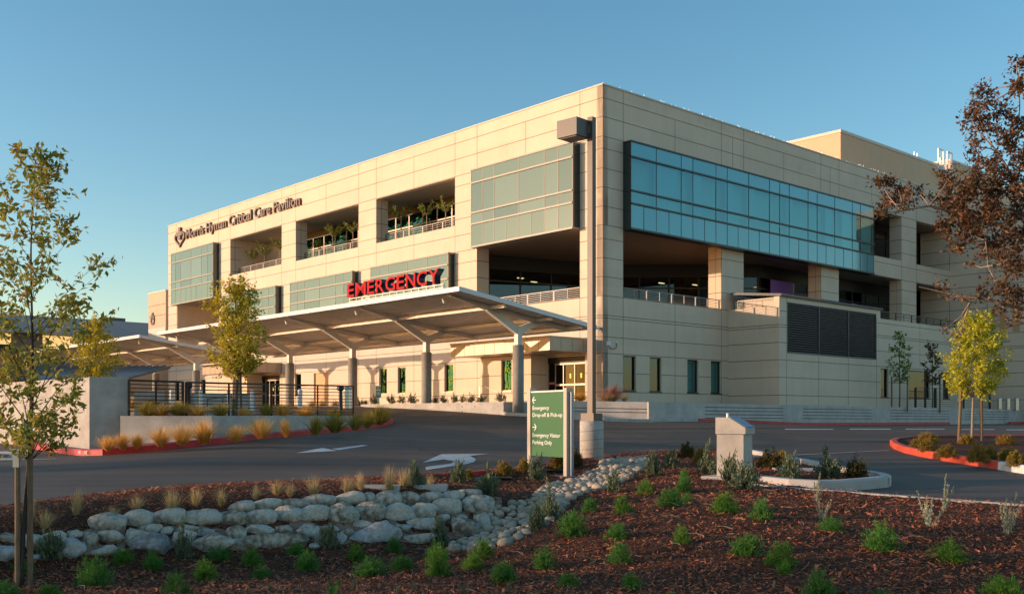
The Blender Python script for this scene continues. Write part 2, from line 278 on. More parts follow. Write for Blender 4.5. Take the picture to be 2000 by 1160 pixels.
# ------------------------------------------------------------------ mesh helpers
class MB:
    def __init__(s): s.v = []; s.f = []; s.m = []
    def quad(s, a, b, c, d, m=0):
        i = len(s.v); s.v += [tuple(a), tuple(b), tuple(c), tuple(d)]; s.f.append((i, i + 1, i + 2, i + 3)); s.m.append(m)
    def poly(s, pts, m=0):
        i = len(s.v); s.v += [tuple(p) for p in pts]; s.f.append(tuple(range(i, i + len(pts)))); s.m.append(m)
    def box(s, x0, x1, y0, y1, z0, z1, m=0):
        i = len(s.v)
        s.v += [(x0, y0, z0), (x1, y0, z0), (x1, y1, z0), (x0, y1, z0), (x0, y0, z1), (x1, y0, z1), (x1, y1, z1), (x0, y1, z1)]
        for f in ((0, 3, 2, 1), (4, 5, 6, 7), (0, 1, 5, 4), (1, 2, 6, 5), (2, 3, 7, 6), (3, 0, 4, 7)):
            s.f.append(tuple(i + k for k in f)); s.m.append(m)
    def hexa(s, p, m=0):        # 8 points: bottom 4, top 4
        i = len(s.v); s.v += [tuple(q) for q in p]
        for f in ((0, 3, 2, 1), (4, 5, 6, 7), (0, 1, 5, 4), (1, 2, 6, 5), (2, 3, 7, 6), (3, 0, 4, 7)):
            s.f.append(tuple(i + k for k in f)); s.m.append(m)
    def bar(s, a, b, w, h, m=0, up=(0, 0, 1)):   # box bar between two points
        a = Vector(a); b = Vector(b); d = (b - a).normalized(); u = Vector(up)
        r = d.cross(u)
        if r.length < 1e-4: r = d.cross(Vector((1, 0, 0)))
        r.normalize(); u = r.cross(d); r *= w / 2; u *= h / 2
        s.hexa([a - r - u, a + r - u, b + r - u, b - r - u, a - r + u, a + r + u, b + r + u, b - r + u], m)
    def tube(s, pts, rad, n=8, m=0, cap=True):
        pts = [Vector(p) for p in pts]; rs = rad if hasattr(rad, '__len__') else [rad] * len(pts)
        base = len(s.v); ref = Vector((0.31, 0.95, 0.07))
        for i, p in enumerate(pts):
            d = (pts[min(i + 1, len(pts) - 1)] - pts[max(i - 1, 0)]).normalized()
            a = d.cross(ref)
            if a.length < 0.1: a = d.cross(Vector((1, 0, 0)))
            a.normalize(); b = d.cross(a)
            for k in range(n):
                t = 2 * math.pi * k / n; s.v.append(tuple(p + (a * math.cos(t) + b * math.sin(t)) * rs[i]))
        for i in range(len(pts) - 1):
            for k in range(n):
                s.f.append((base + i * n + k, base + i * n + (k + 1) % n, base + (i + 1) * n + (k + 1) % n, base + (i + 1) * n + k)); s.m.append(m)
        if cap:
            s.f.append(tuple(base + k for k in range(n))[::-1]); s.m.append(m)
            s.f.append(tuple(base + (len(pts) - 1) * n + k for k in range(n))); s.m.append(m)
    def cyl(s, x, y, z0, z1, r, n=20, m=0): s.tube([(x, y, z0), (x, y, z1)], r, n, m)
    def build(s, name, mats, parent=None, off=(0, 0, 0), smooth=False):
        if not isinstance(mats, (list, tuple)): mats = [mats]
        me = bpy.data.meshes.new(name)
        v = np.array(s.v, dtype=float).reshape(-1, 3) - np.array(off)
        me.from_pydata(v.tolist(), [], s.f)
        for q in mats: me.materials.append(M[q] if isinstance(q, str) else q)
        me.polygons.foreach_set('material_index', s.m)
        if smooth: me.polygons.foreach_set('use_smooth', [True] * len(s.f))
        me.update()
        o = bpy.data.objects.new(name, me); C.objects.link(o); o.parent = parent
        return o
def npmesh(name, V, F4, mats, parent=None, mi=None, loc=None, smooth=False):
    me = bpy.data.meshes.new(name); k = F4.shape[1]
    me.vertices.add(len(V)); me.vertices.foreach_set('co', np.ascontiguousarray(V, dtype=np.float32).ravel())
    me.loops.add(F4.size); me.loops.foreach_set('vertex_index', F4.astype(np.int32).ravel())
    me.polygons.add(len(F4)); me.polygons.foreach_set('loop_start', np.arange(0, F4.size, k, dtype=np.int32)); me.polygons.foreach_set('loop_total', np.full(len(F4), k, dtype=np.int32))
    if not isinstance(mats, (list, tuple)): mats = [mats]
    for q in mats: me.materials.append(M[q] if isinstance(q, str) else q)
    if mi is not None: me.polygons.foreach_set('material_index', np.asarray(mi, dtype=np.int32))
    if smooth: me.polygons.foreach_set('use_smooth', np.ones(len(F4), dtype=bool))
    me.update(calc_edges=True); me.validate()
    if name.startswith('~'): return me
    o = bpy.data.objects.new(name, me); C.objects.link(o); o.parent = parent
    if loc is not None: o.location = loc
    return o
def tag(o, label=None, cat=None, group=None, kind=None):
    if label: o['label'] = label
    if cat: o['category'] = cat
    if group: o['group'] = group
    if kind: o['kind'] = kind
    return o
def thing(name, label, cat, loc=(0, 0, 0), rz=0.0, group=None):
    o = bpy.data.objects.new(name, None); C.objects.link(o); o.empty_display_size = 0.2
    o.location = loc; o.rotation_euler = (0, 0, rz); return tag(o, label, cat, group)
def copy_tree(o, parent=None):
    c = o.copy(); C.objects.link(c); c.parent = parent
    for ch in list(o.children): copy_tree(ch, c)
    return c
def structure(o): o['kind'] = 'structure'; return o
def textmesh(txt, size=1.0, depth=0.0, offset=0.0, shear=0.0):
    cu = bpy.data.curves.new('~t', 'FONT'); cu.body = txt; cu.size = size; cu.extrude = depth; cu.offset = offset; cu.shear = shear
    cu.resolution_u = 3
    ob = bpy.data.objects.new('~t', cu); C.objects.link(ob)
    dg = bpy.context.evaluated_depsgraph_get(); me = bpy.data.meshes.new_from_object(ob.evaluated_get(dg))
    bpy.data.objects.remove(ob); bpy.data.curves.remove(cu)
    v = np.empty(len(me.vertices) * 3); me.vertices.foreach_get('co', v); v = v.reshape(-1, 3)
    return me, v
def place_text(name, txt, parent, mats, ux, uz, un, origin, width, height, depth, bold=0.0, sidemat=False, capheight=None):
    """text mesh fitted into width x height: ux = reading direction, uz = up, un = outward"""
    me, v = textmesh(txt, 1.0, 0.5, bold)
    lo = v.min(0); hi = v.max(0)
    sx = width / (hi[0] - lo[0]); 
    if capheight:    # keep descenders: scale so that cap height matches, baseline at 0
        sy = capheight / 0.70; y0 = 0.0
    else: sy = height / (hi[1] - lo[1]); y0 = lo[1]
    ux = np.array(ux); uz = np.array(uz); un = np.array(un); origin = np.array(origin)
    P = origin + np.outer((v[:, 0] - lo[0]) * sx, ux) + np.outer((v[:, 1] - y0) * sy, uz) + np.outer((v[:, 2] + 0.5) * depth, un)
    me.vertices.foreach_set('co', P.ravel()); me.materials.clear()
    for q in mats: me.materials.append(M[q])
    if sidemat:
        mi = [0 if abs(p.normal.z) > 0.9 else 1 for p in me.polygons]
    me.update()
    if sidemat:
        nn = Vector(un.tolist()); mi = [0 if p.normal.dot(nn) > 0.9 else 1 for p in me.polygons]; 
        me.polygons.foreach_set('material_index', mi)
    else: me.polygons.foreach_set('material_index', [0] * len(me.polygons))
    me.name = name
    o = bpy.data.objects.new(name, me); C.objects.link(o); o.parent = parent; return o

# ================================================================== GROUND
MPX = [(-120, 1030), (0, 1001), (100, 987), (250, 968), (400, 956), (573, 950), (672, 942), (742, 939), (880, 931), (998, 921), (1067, 910), (1130, 903), (1183, 896),
       (1300, 886), (1400, 883), (1480, 888), (1570, 912), (1640, 925), (1700, 936), (1738, 944), (1735, 949), (1651, 957), (1560, 956), (1478, 952),
       (1560, 962), (1640, 969), (1740, 977), (1870, 987), (2000, 996), (2200, 1020)]
MULCH = [G(*p) for p in MPX]
MP2 = [(p.x, p.y) for p in MULCH] + [(9.0, 9.5), (9.0, 3.0), (-9.0, 3.0), (-9.0, 10.2)]
def inpoly(x, y, P):
    x = np.asarray(x); y = np.asarray(y); r = np.zeros(x.shape, bool); n = len(P)
    for i in range(n):
        x1, y1 = P[i]; x2, y2 = P[(i + 1) % n]
        if y1 == y2: continue
        c = ((y1 > y) != (y2 > y)) & (x < (x2 - x1) * (y - y1) / (y2 - y1) + x1); r ^= c
    return r
def distpoly(x, y, P):
    x = np.asarray(x, float); y = np.asarray(y, float); d = np.full(x.shape, 1e9)
    for i in range(len(P)):
        a = np.array(P[i]); b = np.array(P[(i + 1) % len(P)]); ab = b - a; L = ab @ ab
        t = np.clip(((x - a[0]) * ab[0] + (y - a[1]) * ab[1]) / max(L, 1e-9), 0, 1)
        d = np.minimum(d, np.hypot(x - a[0] - t * ab[0], y - a[1] - t * ab[1]))
    return d
# mulch terrain: smooth surface through control points
CP = []
for px, py in MPX[:19]:
    g = G(px, py); CP.append((g.x, g.y, g.z + 0.07))
for px, py in [(1560, 962), (1640, 969), (1740, 977), (1870, 987), (2000, 996), (2200, 1020)]:
    g = G(px, py); CP.append((g.x, g.y, g.z + 0.08))
TOPL = [(-100, 1045, 9.9), (0, 1037, 10.3), (120, 1036, 10.7), (185, 1020, 11.1), (230, 998, 11.4), (350, 992, 11.8), (450, 984, 12.1), (560, 972, 12.5), (700, 962, 12.9), (830, 960, 13.2), (940, 958, 13.6)]
BASEL = [(-100, 1100, 9.6), (0, 1098, 9.95), (120, 1092, 10.25), (250, 1086, 10.55), (400, 1084, 10.8), (560, 1082, 11.05), (700, 1072, 11.35), (800, 1068, 11.6), (880, 1064, 11.9), (960, 1045, 12.3)]
for L in (TOPL, BASEL):
    for a in L:
        q = D(*a); CP.append(tuple(q))
for px, d in [(-400, 8.8), (0, 8.8), (500, 8.8), (1000, 8.6), (1500, 8.3), (2000, 8.1), (2400, 8.1)]: CP.append(tuple(D(px, 1160, d)))
for px in (-400, 400, 1200, 2400): CP.append(((px - 1000) / FL * 6, 3.2, -1.55))
for a in [(1130, 1090, 10.2), (1100, 1050, 11.0), (1250, 1000, 12.0), (1300, 1080, 10.0), (1500, 1060, 10.2), (1500, 1000, 11.7), (1750, 1060, 10.0), (1750, 1010, 11.5), (2000, 1060, 9.9),
          (1400, 932, 15.9), (1460, 940, 15.2), (1300, 950, 14.6), (1300, 905, 18.4), (1200, 925, 16.8), (1120, 938, 16.4), (1080, 968, 14.4), (1020, 1000, 13.2), (980, 1040, 12.2), (1110, 932, 17.2), (1027, 926, 18.3),
          (1150, 904, 20.3), (950, 935, 16.6), (860, 950, 14.6), (1560, 925, 16.4), (1400, 965, 13.6), (1550, 975, 12.9)]: CP.append(tuple(D(*a)))
CP = np.array(CP)
def tps_fit(P, lam=1e-4):
    n = len(P); d = np.hypot(P[:, None, 0] - P[None, :, 0], P[:, None, 1] - P[None, :, 1]); K = np.where(d > 0, d * d * np.log(d + 1e-12), 0)
    A = np.zeros((n + 3, n + 3)); A[:n, :n] = K + lam * np.eye(n); A[:n, n] = 1; A[:n, n + 1:] = P[:, :2]; A[n:, :n] = A[:n, n:].T
    return np.linalg.solve(A, np.concatenate([P[:, 2], np.zeros(3)]))
TW = tps_fit(CP, 0.02)
def mulch_z(x, y):
    x = np.atleast_1d(np.asarray(x, float)); y = np.atleast_1d(np.asarray(y, float)); sh = x.shape; x = x.ravel(); y = y.ravel(); out = np.empty(len(x))
    for i in range(0, len(x), 20000):
        xs = x[i:i + 20000]; ys = y[i:i + 20000]
        d = np.hypot(xs[:, None] - CP[None, :, 0], ys[:, None] - CP[None, :, 1]); K = np.where(d > 0, d * d * np.log(d + 1e-12), 0)
        out[i:i + 20000] = K @ TW[:-3] + TW[-3] + TW[-2] * xs + TW[-1] * ys
    return out.reshape(sh)
def T(px, py):                                # a point of the mulch bed seen at a photo pixel
    ds = np.arange(6.0, 26.0, 0.05); x = (px - 1000) / FL * ds; z = (HZ - py) / FL * ds
    h = mulch_z(x, ds) - z; i = np.argmax(h > 0)
    if h[i] <= 0: return G(px, py)
    d = ds[i]; return Vector(((px - 1000) / FL * d, d, (HZ - py) / FL * d))

# road sheet with the planting bed left out of it
xs = np.concatenate([np.arange(-160, -30, 10), np.arange(-30, 40, 0.5), np.arange(40, 200, 10)]); ys = np.concatenate([np.arange(3, 70, 0.5), np.arange(70, 300, 8)])
X, Y = np.meshgrid(xs, ys); Z = road_z(X, Y)
V = np.stack([X.ravel(), Y.ravel(), Z.ravel()], 1); nx = len(xs)
ii, jj = np.meshgrid(np.arange(nx - 1), np.arange(len(ys) - 1)); a = (jj * nx + ii).ravel(); F = np.stack([a, a + 1, a + nx + 1, a + nx], 1)
cxm = V[F][:, :, 0].mean(1); cym = V[F][:, :, 1].mean(1)
keep = ~(inpoly(cxm, cym, MP2) & (distpoly(cxm, cym, MP2) > 0.55))
structure(npmesh('road', V, F[keep], 'asphalt', smooth=True))
mb0 = None
structure(npmesh('ground', np.array([(-200, -200, -1.75), (200, -200, -1.75), (200, 5.2, -1.75), (-200, 5.2, -1.75)], float), np.array([[0, 1, 2, 3]]), 'paving'))
# mulch terrain sheet
xs = np.arange(-8.9, 8.9, 0.07); ys = np.concatenate([np.arange(5.0, 16, 0.07), np.arange(16, 24, 0.12)])
X, Y = np.meshgrid(xs, ys); Z = mulch_z(X, Y)
from mathutils import noise as mnoise
nz = np.array([mnoise.noise(Vector((a * 2.2, b * 2.2, 0))) * 0.022 + mnoise.noise(Vector((a * 9, b * 9, 3))) * 0.012 for a, b in zip(X.ravel(), Y.ravel())]).reshape(X.shape)
Z = Z + nz
V = np.stack([X.ravel(), Y.ravel(), Z.ravel()], 1); nx = len(xs)
ii, jj = np.meshgrid(np.arange(nx - 1), np.arange(len(ys) - 1)); a = (jj * nx + ii).ravel(); F = np.stack([a, a + 1, a + nx + 1, a + nx], 1)
cxm = V[F][:, :, 0].mean(1); cym = V[F][:, :, 1].mean(1)
keep = inpoly(cxm, cym, MP2)
structure(npmesh('mulch_bed', V, F[keep], 'mulch', smooth=True))

def kerb(name, pts, w=0.15, h=0.14, m='concrete', zf=None, side=1, joint=None):
    """kerb swept along world points (x, y) with rounded top edge; side=+1 puts the body to the left of travel"""
    P = []
    for i in range(len(pts) - 1):                                   # resample
        a = Vector(pts[i][:2]); b = Vector(pts[i + 1][:2]); n = max(1, int((b - a).length / 0.4))
        for k in range(n): P.append(a.lerp(b, k / n))
    P.append(Vector(pts[-1][:2])); mb = MB(); prof = [(0, -0.25), (0, h - 0.03), (0.012, h - 0.008), (0.035, h), (w - 0.01, h), (w, h - 0.01), (w, -0.25)]
    rows = []
    for i, p in enumerate(P):
        d = (P[min(i + 1, len(P) - 1)] - P[max(i - 1, 0)]).normalized(); nrm = Vector((-d.y, d.x)) * side
        z = float(zf(p.x, p.y)) if zf else float(road_z(p.x, p.y))
        rows.append([(p.x + nrm.x * u, p.y + nrm.y * u, z + v) for u, v in prof])
    base = 0; k = len(prof); mb.v = [q for r in rows for q in r]
    for i in range(len(rows) - 1):
        for j in range(k - 1): mb.f.append((i * k + j, i * k + j + 1, (i + 1) * k + j + 1, (i + 1) * k + j)); mb.m.append(0)
    mb.f.append(tuple(range(k))); mb.m.append(0); mb.f.append(tuple(range((len(rows) - 1) * k, len(rows) * k))[::-1]); mb.m.append(0)
    if joint:
        L = 0
        for i in range(1, len(P)):
            L0 = L; L += (P[i] - P[i - 1]).length
            if int(L / joint) != int(L0 / joint):
                d = (P[i] - P[i - 1]).normalized(); nrm = Vector((-d.y, d.x)) * side; z = float(road_z(P[i].x, P[i].y)); p = P[i]
                q = [(p.x - nrm.x * .003, p.y - nrm.y * .003, z), (p.x - nrm.x * .003 + d.x * .018, p.y - nrm.y * .003 + d.y * .018, z), (p.x + d.x * .018, p.y + d.y * .018, z + h + .003), (p.x, p.y, z + h + .003)]
                mb.quad(*q, m=1); q2 = [q[3], q[2], (p.x + nrm.x * w + d.x * .018, p.y + nrm.y * w + d.y * .018, z + h + .003), (p.x + nrm.x * w, p.y + nrm.y * w, z + h + .003)]; mb.quad(*q2, m=1)
    o = mb.build(name, [m, 'joint']); return structure(o)
def gp(L): return [(lambda q: (q.x, q.y))(G(*p)) for p in L]
kerb('kerb', gp(MPX[1:13]), m='redkerb', side=-1, h=0.075, joint=3)
kerb('kerb', gp([(1440, 890), (1480, 893), (1540, 905), (1600, 917), (1660, 930), (1700, 937), (1732, 943), (1741, 947), (1737, 951), (1700, 955), (1651, 959), (1600, 960), (1540, 957), (1480, 950)]), m='concrete_blue', side=-1, h=0.16, w=0.16, joint=2.5)
kerb('kerb', gp([(1478, 956), (1560, 964), (1640, 970), (1740, 978), (1870, 988), (2000, 998), (2200, 1022)]), m='concrete', side=-1, h=0.09, w=0.13)
# left island and its kerb
LI = [(-60, 842), (0, 862), (60, 875), (120, 886), (160, 890), (200, 889), (300, 881), (430, 867), (560, 854), (640, 846), (700, 840), (745, 833), (765, 828), (769, 824), (760, 820), (735, 816)]
lip = gp(LI); kerb('kerb', lip, m='redkerb', side=1, h=0.14, joint=4.0)
# right island
RI = [(2090, 935), (2000, 925), (1949, 917), (1900, 909), (1850, 901), (1800, 892), (1765, 884), (1745, 876), (1738, 869), (1746, 864), (1770, 861), (1850, 858), (2000, 858), (2100, 858)]
rip = gp(RI)
kerb('kerb', rip[2:], m='orangekerb', side=-1, h=0.15, joint=3.5); kerb('kerb', rip[:3], m='mullion_tan' if 0 else 'paint', side=-1, h=0.149)
def island(name, pts, m, h, off=0.1):
    P = [(p[0], p[1], float(road_z(*p)) + h) for p in pts]; mb = MB(); mb.poly(P); o = mb.build(name, m); return structure(o)
island('mulch_bed', rip + [(rip[-1][0] + 3, rip[0][1] + 4)], 'mulch', 0.12)
# dirt strip between the red kerb and the planter wall, plus the raised bed behind it
PW = [(-8.95, 23.5), (-7.8, 23.27), (-6.72, 23.03), (-6.12, 24.6), (-5.77, 29.0), (-5.62, 36.4)]     # foot of the planter wall
strip = [p for p in lip[5:14]] + PW[::-1] + [(-9.3, 23.3)]
island('dirt_strip', strip, 'mortar', 0.11)
island('mulch_bed', [lip[11], lip[12], lip[13], lip[14], (-6.6, 47), (-8.2, 41), PW[-1]], 'mulch', 0.13)

a_, b_ = G(155, 889.5), G(172, 889.8); dk = (b_ - a_); wk = dk.length; dk.normalize(); nk = Vector((dk.y, -dk.x, 0)).normalized()
structure(place_text('kerb_lettering', 'FIRE LANE', None, ['white'], tuple(dk), (0, 0, 1), tuple(nk), tuple(a_ + nk * .022 + Vector((0, 0, .035))), wk, .07, .003))
# road paint
def paint(name, polys, m='paint', label='lane_marking'):
    mb = MB()
    for P in polys:
        mb.poly([(q.x, q.y, float(road_z(q.x, q.y)) + 0.006) for q in (G(*p) for p in P)])
    return structure(mb.build(name, m))
paint('lane_arrow', [[(578, 885), (630, 874.5), (659, 880.5)], [(648, 876.5), (662, 879), (719, 870), (709, 869)]])
paint('lane_arrow', [[(824, 904), (862, 887), (956, 886), (918, 890.5), (930, 897), (925, 903), (908, 907), (832, 918), (831, 912), (880, 905.5), (888, 901), (866, 897)]])
paint('lane_marking', [[(1532, 837.3), (1627, 837.6), (1628, 839), (1534, 838.8)], [(1659, 837.2), (1740, 837.2), (1740, 838.6), (1660, 838.7)], [(1768, 837.2), (1845, 837.2), (1845, 838.4), (1769, 838.5)], [(1872, 838), (1942, 838.2), (1942, 839.2), (1874, 839)], [(1965, 838.6), (2040, 838.8), (2040, 840), (1966, 839.8)]])
paint('lane_marking', [[(1545, 888), (1736, 879), (1736, 880.3), (1546, 889.4)], [(1985, 864.5), (2040, 865), (2040, 866.4), (1985, 865.8)]], m='mullion_tan')
paint('lane_arrow', [[(-10, 881.5), (38, 881.5), (68, 883.2), (64, 884.8), (42, 885), (38, 888), (18, 890), (18, 887), (-10, 886)], [(18, 891), (42, 891), (40, 893), (24, 893.5)], [(-10, 895), (20, 895), (40, 897), (-10, 897.5)]])
paint('lane_marking', [[(-60, 899), (60, 896.5), (110, 895.6), (112, 896.3), (60, 897.8), (-60, 901)]], m='mullion_tan')

# ================================================================== THE HOSPITAL BUILDING (local x = t, y = s)
LAB = 'three storey beige panelled hospital building with glazed bays above the emergency entrance'
B = thing('hospital_building', LAB, 'building', (OX, OY, 0), TH)
FM = lambda u, z, d: (d, u, z)                # front facade: u = s, d = depth inward
RM = lambda u, z, d: (u, d, z)                # right facade: u = t
def RMr(r): return lambda u, z, d: (u, d - r, z)
def wall_sheet(mb, fm, u0, u1, z0, z1, holes, th, m=0):
    us = sorted({u0, u1} | {h[k] for h in holes for k in (0, 1) if u0 < h[k] < u1}); zs = sorted({z0, z1} | {h[k] for h in holes for k in (2, 3) if z0 < h[k] < z1})
    solid = lambda i, j: 0 <= i < len(us) - 1 and 0 <= j < len(zs) - 1 and not any(h[0] - 1e-6 <= us[i] and us[i + 1] <= h[1] + 1e-6 and h[2] - 1e-6 <= zs[j] and zs[j + 1] <= h[3] + 1e-6 for h in holes)
    for i in range(len(us) - 1):
        for j in range(len(zs) - 1):
            if not solid(i, j): continue
            a, b, c, d = us[i], us[i + 1], zs[j], zs[j + 1]
            mb.quad(fm(a, c, 0), fm(b, c, 0), fm(b, d, 0), fm(a, d, 0), m); mb.quad(fm(a, c, th), fm(b, c, th), fm(b, d, th), fm(a, d, th), m)
            for (di, dj, p, q) in ((-1, 0, (a, c), (a, d)), (1, 0, (b, c), (b, d)), (0, -1, (a, c), (b, c)), (0, 1, (a, d), (b, d))):
                if not solid(i + di, j + dj): mb.quad(fm(*p, 0), fm(*q, 0), fm(*q, th), fm(*p, th), m)
def joints(mb, fm, vert, horiz, holes, w=0.030, m=0):
    def strip(u0, u1, z0, z1):
        p = [fm(u0, z0, 0.01), fm(u1, z0, 0.01), fm(u1, z0, -0.004), fm(u0, z0, -0.004), fm(u0, z1, 0.01), fm(u1, z1, 0.01), fm(u1, z1, -0.004), fm(u0, z1, -0.004)]; mb.hexa(p, m)
    def cuts(a, b, blocked):
        segs = [(a, b)]
        for x, y in blocked:
            ns = []
            for p, q in segs:
                if y <= p or x >= q: ns.append((p, q)); continue
                if x > p: ns.append((p, x))
                if y < q: ns.append((y, q))
            segs = ns
        return [s for s in segs if s[1] - s[0] > 0.05]
    for u, a, b in vert:
        for p, q in cuts(a, b, [(h[2], h[3]) for h in holes if h[0] + .01 < u < h[1] - .01]): strip(u - w / 2, u + w / 2, p, q)
    for z, a, b in horiz:
        for p, q in cuts(a, b, [(h[0], h[1]) for h in holes if h[2] + .01 < z < h[3] - .01]): strip(p, q, z - w / 2 * 1.2, z + w / 2 * 1.2)
HL = [17.17, 16.17, 15.12, 14.47, 13.42, 12.41, 11.39, 10.39, 9.65, 8.63, 7.62, 6.6, 5.56, 5.41, 4.4, 3.52, 2.49, 1.46]
# ---- front facade
fwin = [(12.7, 13.6), (17.73, 18.62), (19.87, 20.78), (31.07, 31.98), (47.17, 48.07), (52.55, 53.45)]
FH = [(1.7, 10.42, 6.63, 10.42), (12.55, 21.1, 12.05, 15.08), (23.3, 31.83, 12.05, 15.08), (34.0, 42.52, 12.05, 15.08), (44.6, 52.95, 5.9, 10.42)]
FH += [(a, b, 1.7, 3.46) for a, b in fwin] + [(27.2, 29.25, 0.3, 3.4), (1.3, 4.3, 0.3, 3.45), (34.3, 37.3, 0.3, 3.45)]
mb = MB(); wall_sheet(mb, FM, 0.0, 54.85, -0.6, 17.85, FH, 0.42)
RH = [(1.64, 10.5, 6.63, 10.42), (12.76, 21.62, 5.6, 10.42), (23.9, 32.82, 5.6, 10.42), (35.1, 42.5, 5.6, 10.42), (27.7, 32.82, 11.8, 15.1), (35.1, 42.5, 11.8, 15.1)]
rwin = [(1.65, 2.7, 'warm'), (3.83, 4.88, 'curt'), (7.2, 8.26, 'teal'), (9.44, 10.46, 'teal')]
RH += [(a + 0.02, b, 1.54, 3.46) for a, b, _ in rwin] 
wall_sheet(mb, RM, 0.0, 40.7, -0.6, 17.85, RH, 0.42)
# rear and left end, roof deck
mb.quad((0, 54.85, -1), (60, 54.85, -1), (60, 54.85, 17.85), (0, 54.85, 17.85)); mb.quad((60, 54.85, -1), (60, 2.4, -1), (60, 2.4, 17.85), (60, 54.85, 17.85))
wall_o = mb.build('wall', 'panel', B)
# deep returns of the piers (jambs) and second skin
def part(name, m, *bx):
    mb = MB(); mb.box(*bx); return mb.build(name, m, B)
for (a, b, z0, z1) in FH[:5]:
    for u in (a, b):
        s0, s1 = (u - 0.55, u - 0.003) if u == a else (u + 0.003, u + 0.55)
        part('pier', 'panel', 0.425, 0.97, s0, s1, z0 - (0.9 if z0 > 6 else 0), z1 + 0.04)
for (a, b) in ((10.5, 12.76), (21.62, 23.9), (32.82, 35.1)): part('pier', 'panel', a + 0.003, b - 0.003, 0.425, 0.97, 5.6, 10.43)
part('pier', 'panel', 32.823, 35.097, 0.425, 0.97, 11.62, 15.14)
part('pier', 'panel', 0.425, 1.64, 0.425, 1.7, 5.6, 10.43)
# joints
mb = MB()
fv = [(u, -0.3, 17.85) for u in (1.69, 10.39, 12.53, 21.12, 23.27, 31.85, 33.98, 42.55, 44.7, 53.1)]
fv += [(u, a, b) for u in (6.04, 16.81, 27.53, 38.23, 48.86) for a, b in ((15.1, 17.17), (10.39, 12.05), (-0.3, 6.63))]
fcov = FH + [(1.71, 10.3, 10.4, 15.05), (44.6, 53.0, 10.4, 15.05), (12.6, 21.1, 6.6, 10.3), (23.36, 31.84, 6.6, 10.3), (34.08, 42.5, 6.6, 10.3)]
joints(mb, FM, fv, [(z, 0.02, 54.83) for z in HL], fcov)
rv = [(u, -0.3, 17.85) for u in (1.64, 10.5, 12.77, 21.61, 23.92, 32.8, 35.11)] + [(u, a, b) for u in (6.09, 17.17, 28.38) for a, b in ((14.9, 17.17), (-0.3, 6.63))] + [(11.63, 14.9, 17.17), (22.77, 14.9, 17.17)]
rv = [(u, (a if u < 11.2 or a > 6 else 6.6), b) for u, a, b in rv]
rcov = RH + [(1.67, 27.7, 10.3, 15.0), (11.2, 40.7, -1, 5.62)]
joints(mb, RM, rv, [(z, 0.02, 40.7) for z in HL], rcov)
for (a, b) in ((10.5, 12.76), (21.62, 23.9), (32.82, 35.1)):        # joints round the pier sides
    for z in (9.65, 8.63, 7.62, 6.6): mb.box(a - 0.004, a + 0.01, 0.02, 0.96, z - .02, z + .02)
    mb.box(a - 0.004, a + 0.01, 0.41, 0.43, 5.7, 10.4)
for z in (14.47, 13.42, 12.41): mb.box(32.816, 32.83, 0.02, 0.96, z - .02, z + .02)
for i in (1, 2, 3):
    s = FH[i][1]
    for z in (14.47, 13.42, 12.41): mb.box(0.02, 0.96, s - 0.012, s + 0.004, z - .02, z + .02)
    mb.box(0.41, 0.44, s - 0.012, s + 0.004, 12.1, 15.0)
for z in (9.65, 8.63, 7.62, 6.63): mb.box(0.02, 0.96, 10.41, 10.424, z - .02, z + .02); 
mb.build('panel_joint', 'joint', wall_o)
# coping and roof
mb = MB(); mb.box(-0.05, 0.5, -0.05, 54.9, 17.853, 17.93); mb.box(0.5, 60, -0.05, 0.5, 17.853, 17.93); mb.build('coping', 'coping', B)
mb = MB(); mb.box(0.45, 60, 0.45, 54.8, 16.9, 17.2); mb.build('roof', 'roof_metal', B)
mb = MB()
for i in range(230):
    t = rng.uniform(0, 38) if i % 2 else 0.2; s = 0.1 if i % 2 else rng.uniform(0, 54)
    h = rng.uniform(0.05, 0.16); mb.box(t, t + 0.006, s, s + 0.006, 17.93, 17.93 + h)
mb.build('bird_spikes', 'steel', B)
# floor slabs and soffits
mb = MB(); mb.box(0.43, 59, 0.43, 54.7, 5.2, 5.6); mb.box(0.43, 59, 0.43, 54.7, 10.9, 11.6); mb.box(0.43, 59, 0.43, 54.7, 15.5, 15.8); mb.box(0.43, 59, 0.43, 54.7, -0.2, 0.8); mb.box(0.1, 40.7, -3.55, 0.4, 5.3, 5.6) if 0 else None
mb.build('floor_slab', 'floor', B)
mb = MB(); mb.box(0.43, 40.6, 0.43, 42.0, 10.44, 10.5); mb.box(-0.5, 0.43, 1.75, 10.2, 10.39, 10.415) if 0 else None
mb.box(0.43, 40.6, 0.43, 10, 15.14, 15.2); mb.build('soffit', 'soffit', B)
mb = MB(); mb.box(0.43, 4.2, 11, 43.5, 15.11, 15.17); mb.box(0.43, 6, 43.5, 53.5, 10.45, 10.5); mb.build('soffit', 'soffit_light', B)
mb = MB()
for s, t in [(3, 2.5), (5.5, 4), (8, 2.5), (3.2, 6), (4.5, 9), (2, 5), (1.5, 8), (1.6, 15), (1.6, 19)]: mb.cyl(t, s, 10.42, 10.438, 0.06, 10)
mb.build('downlight', 'lens', B)
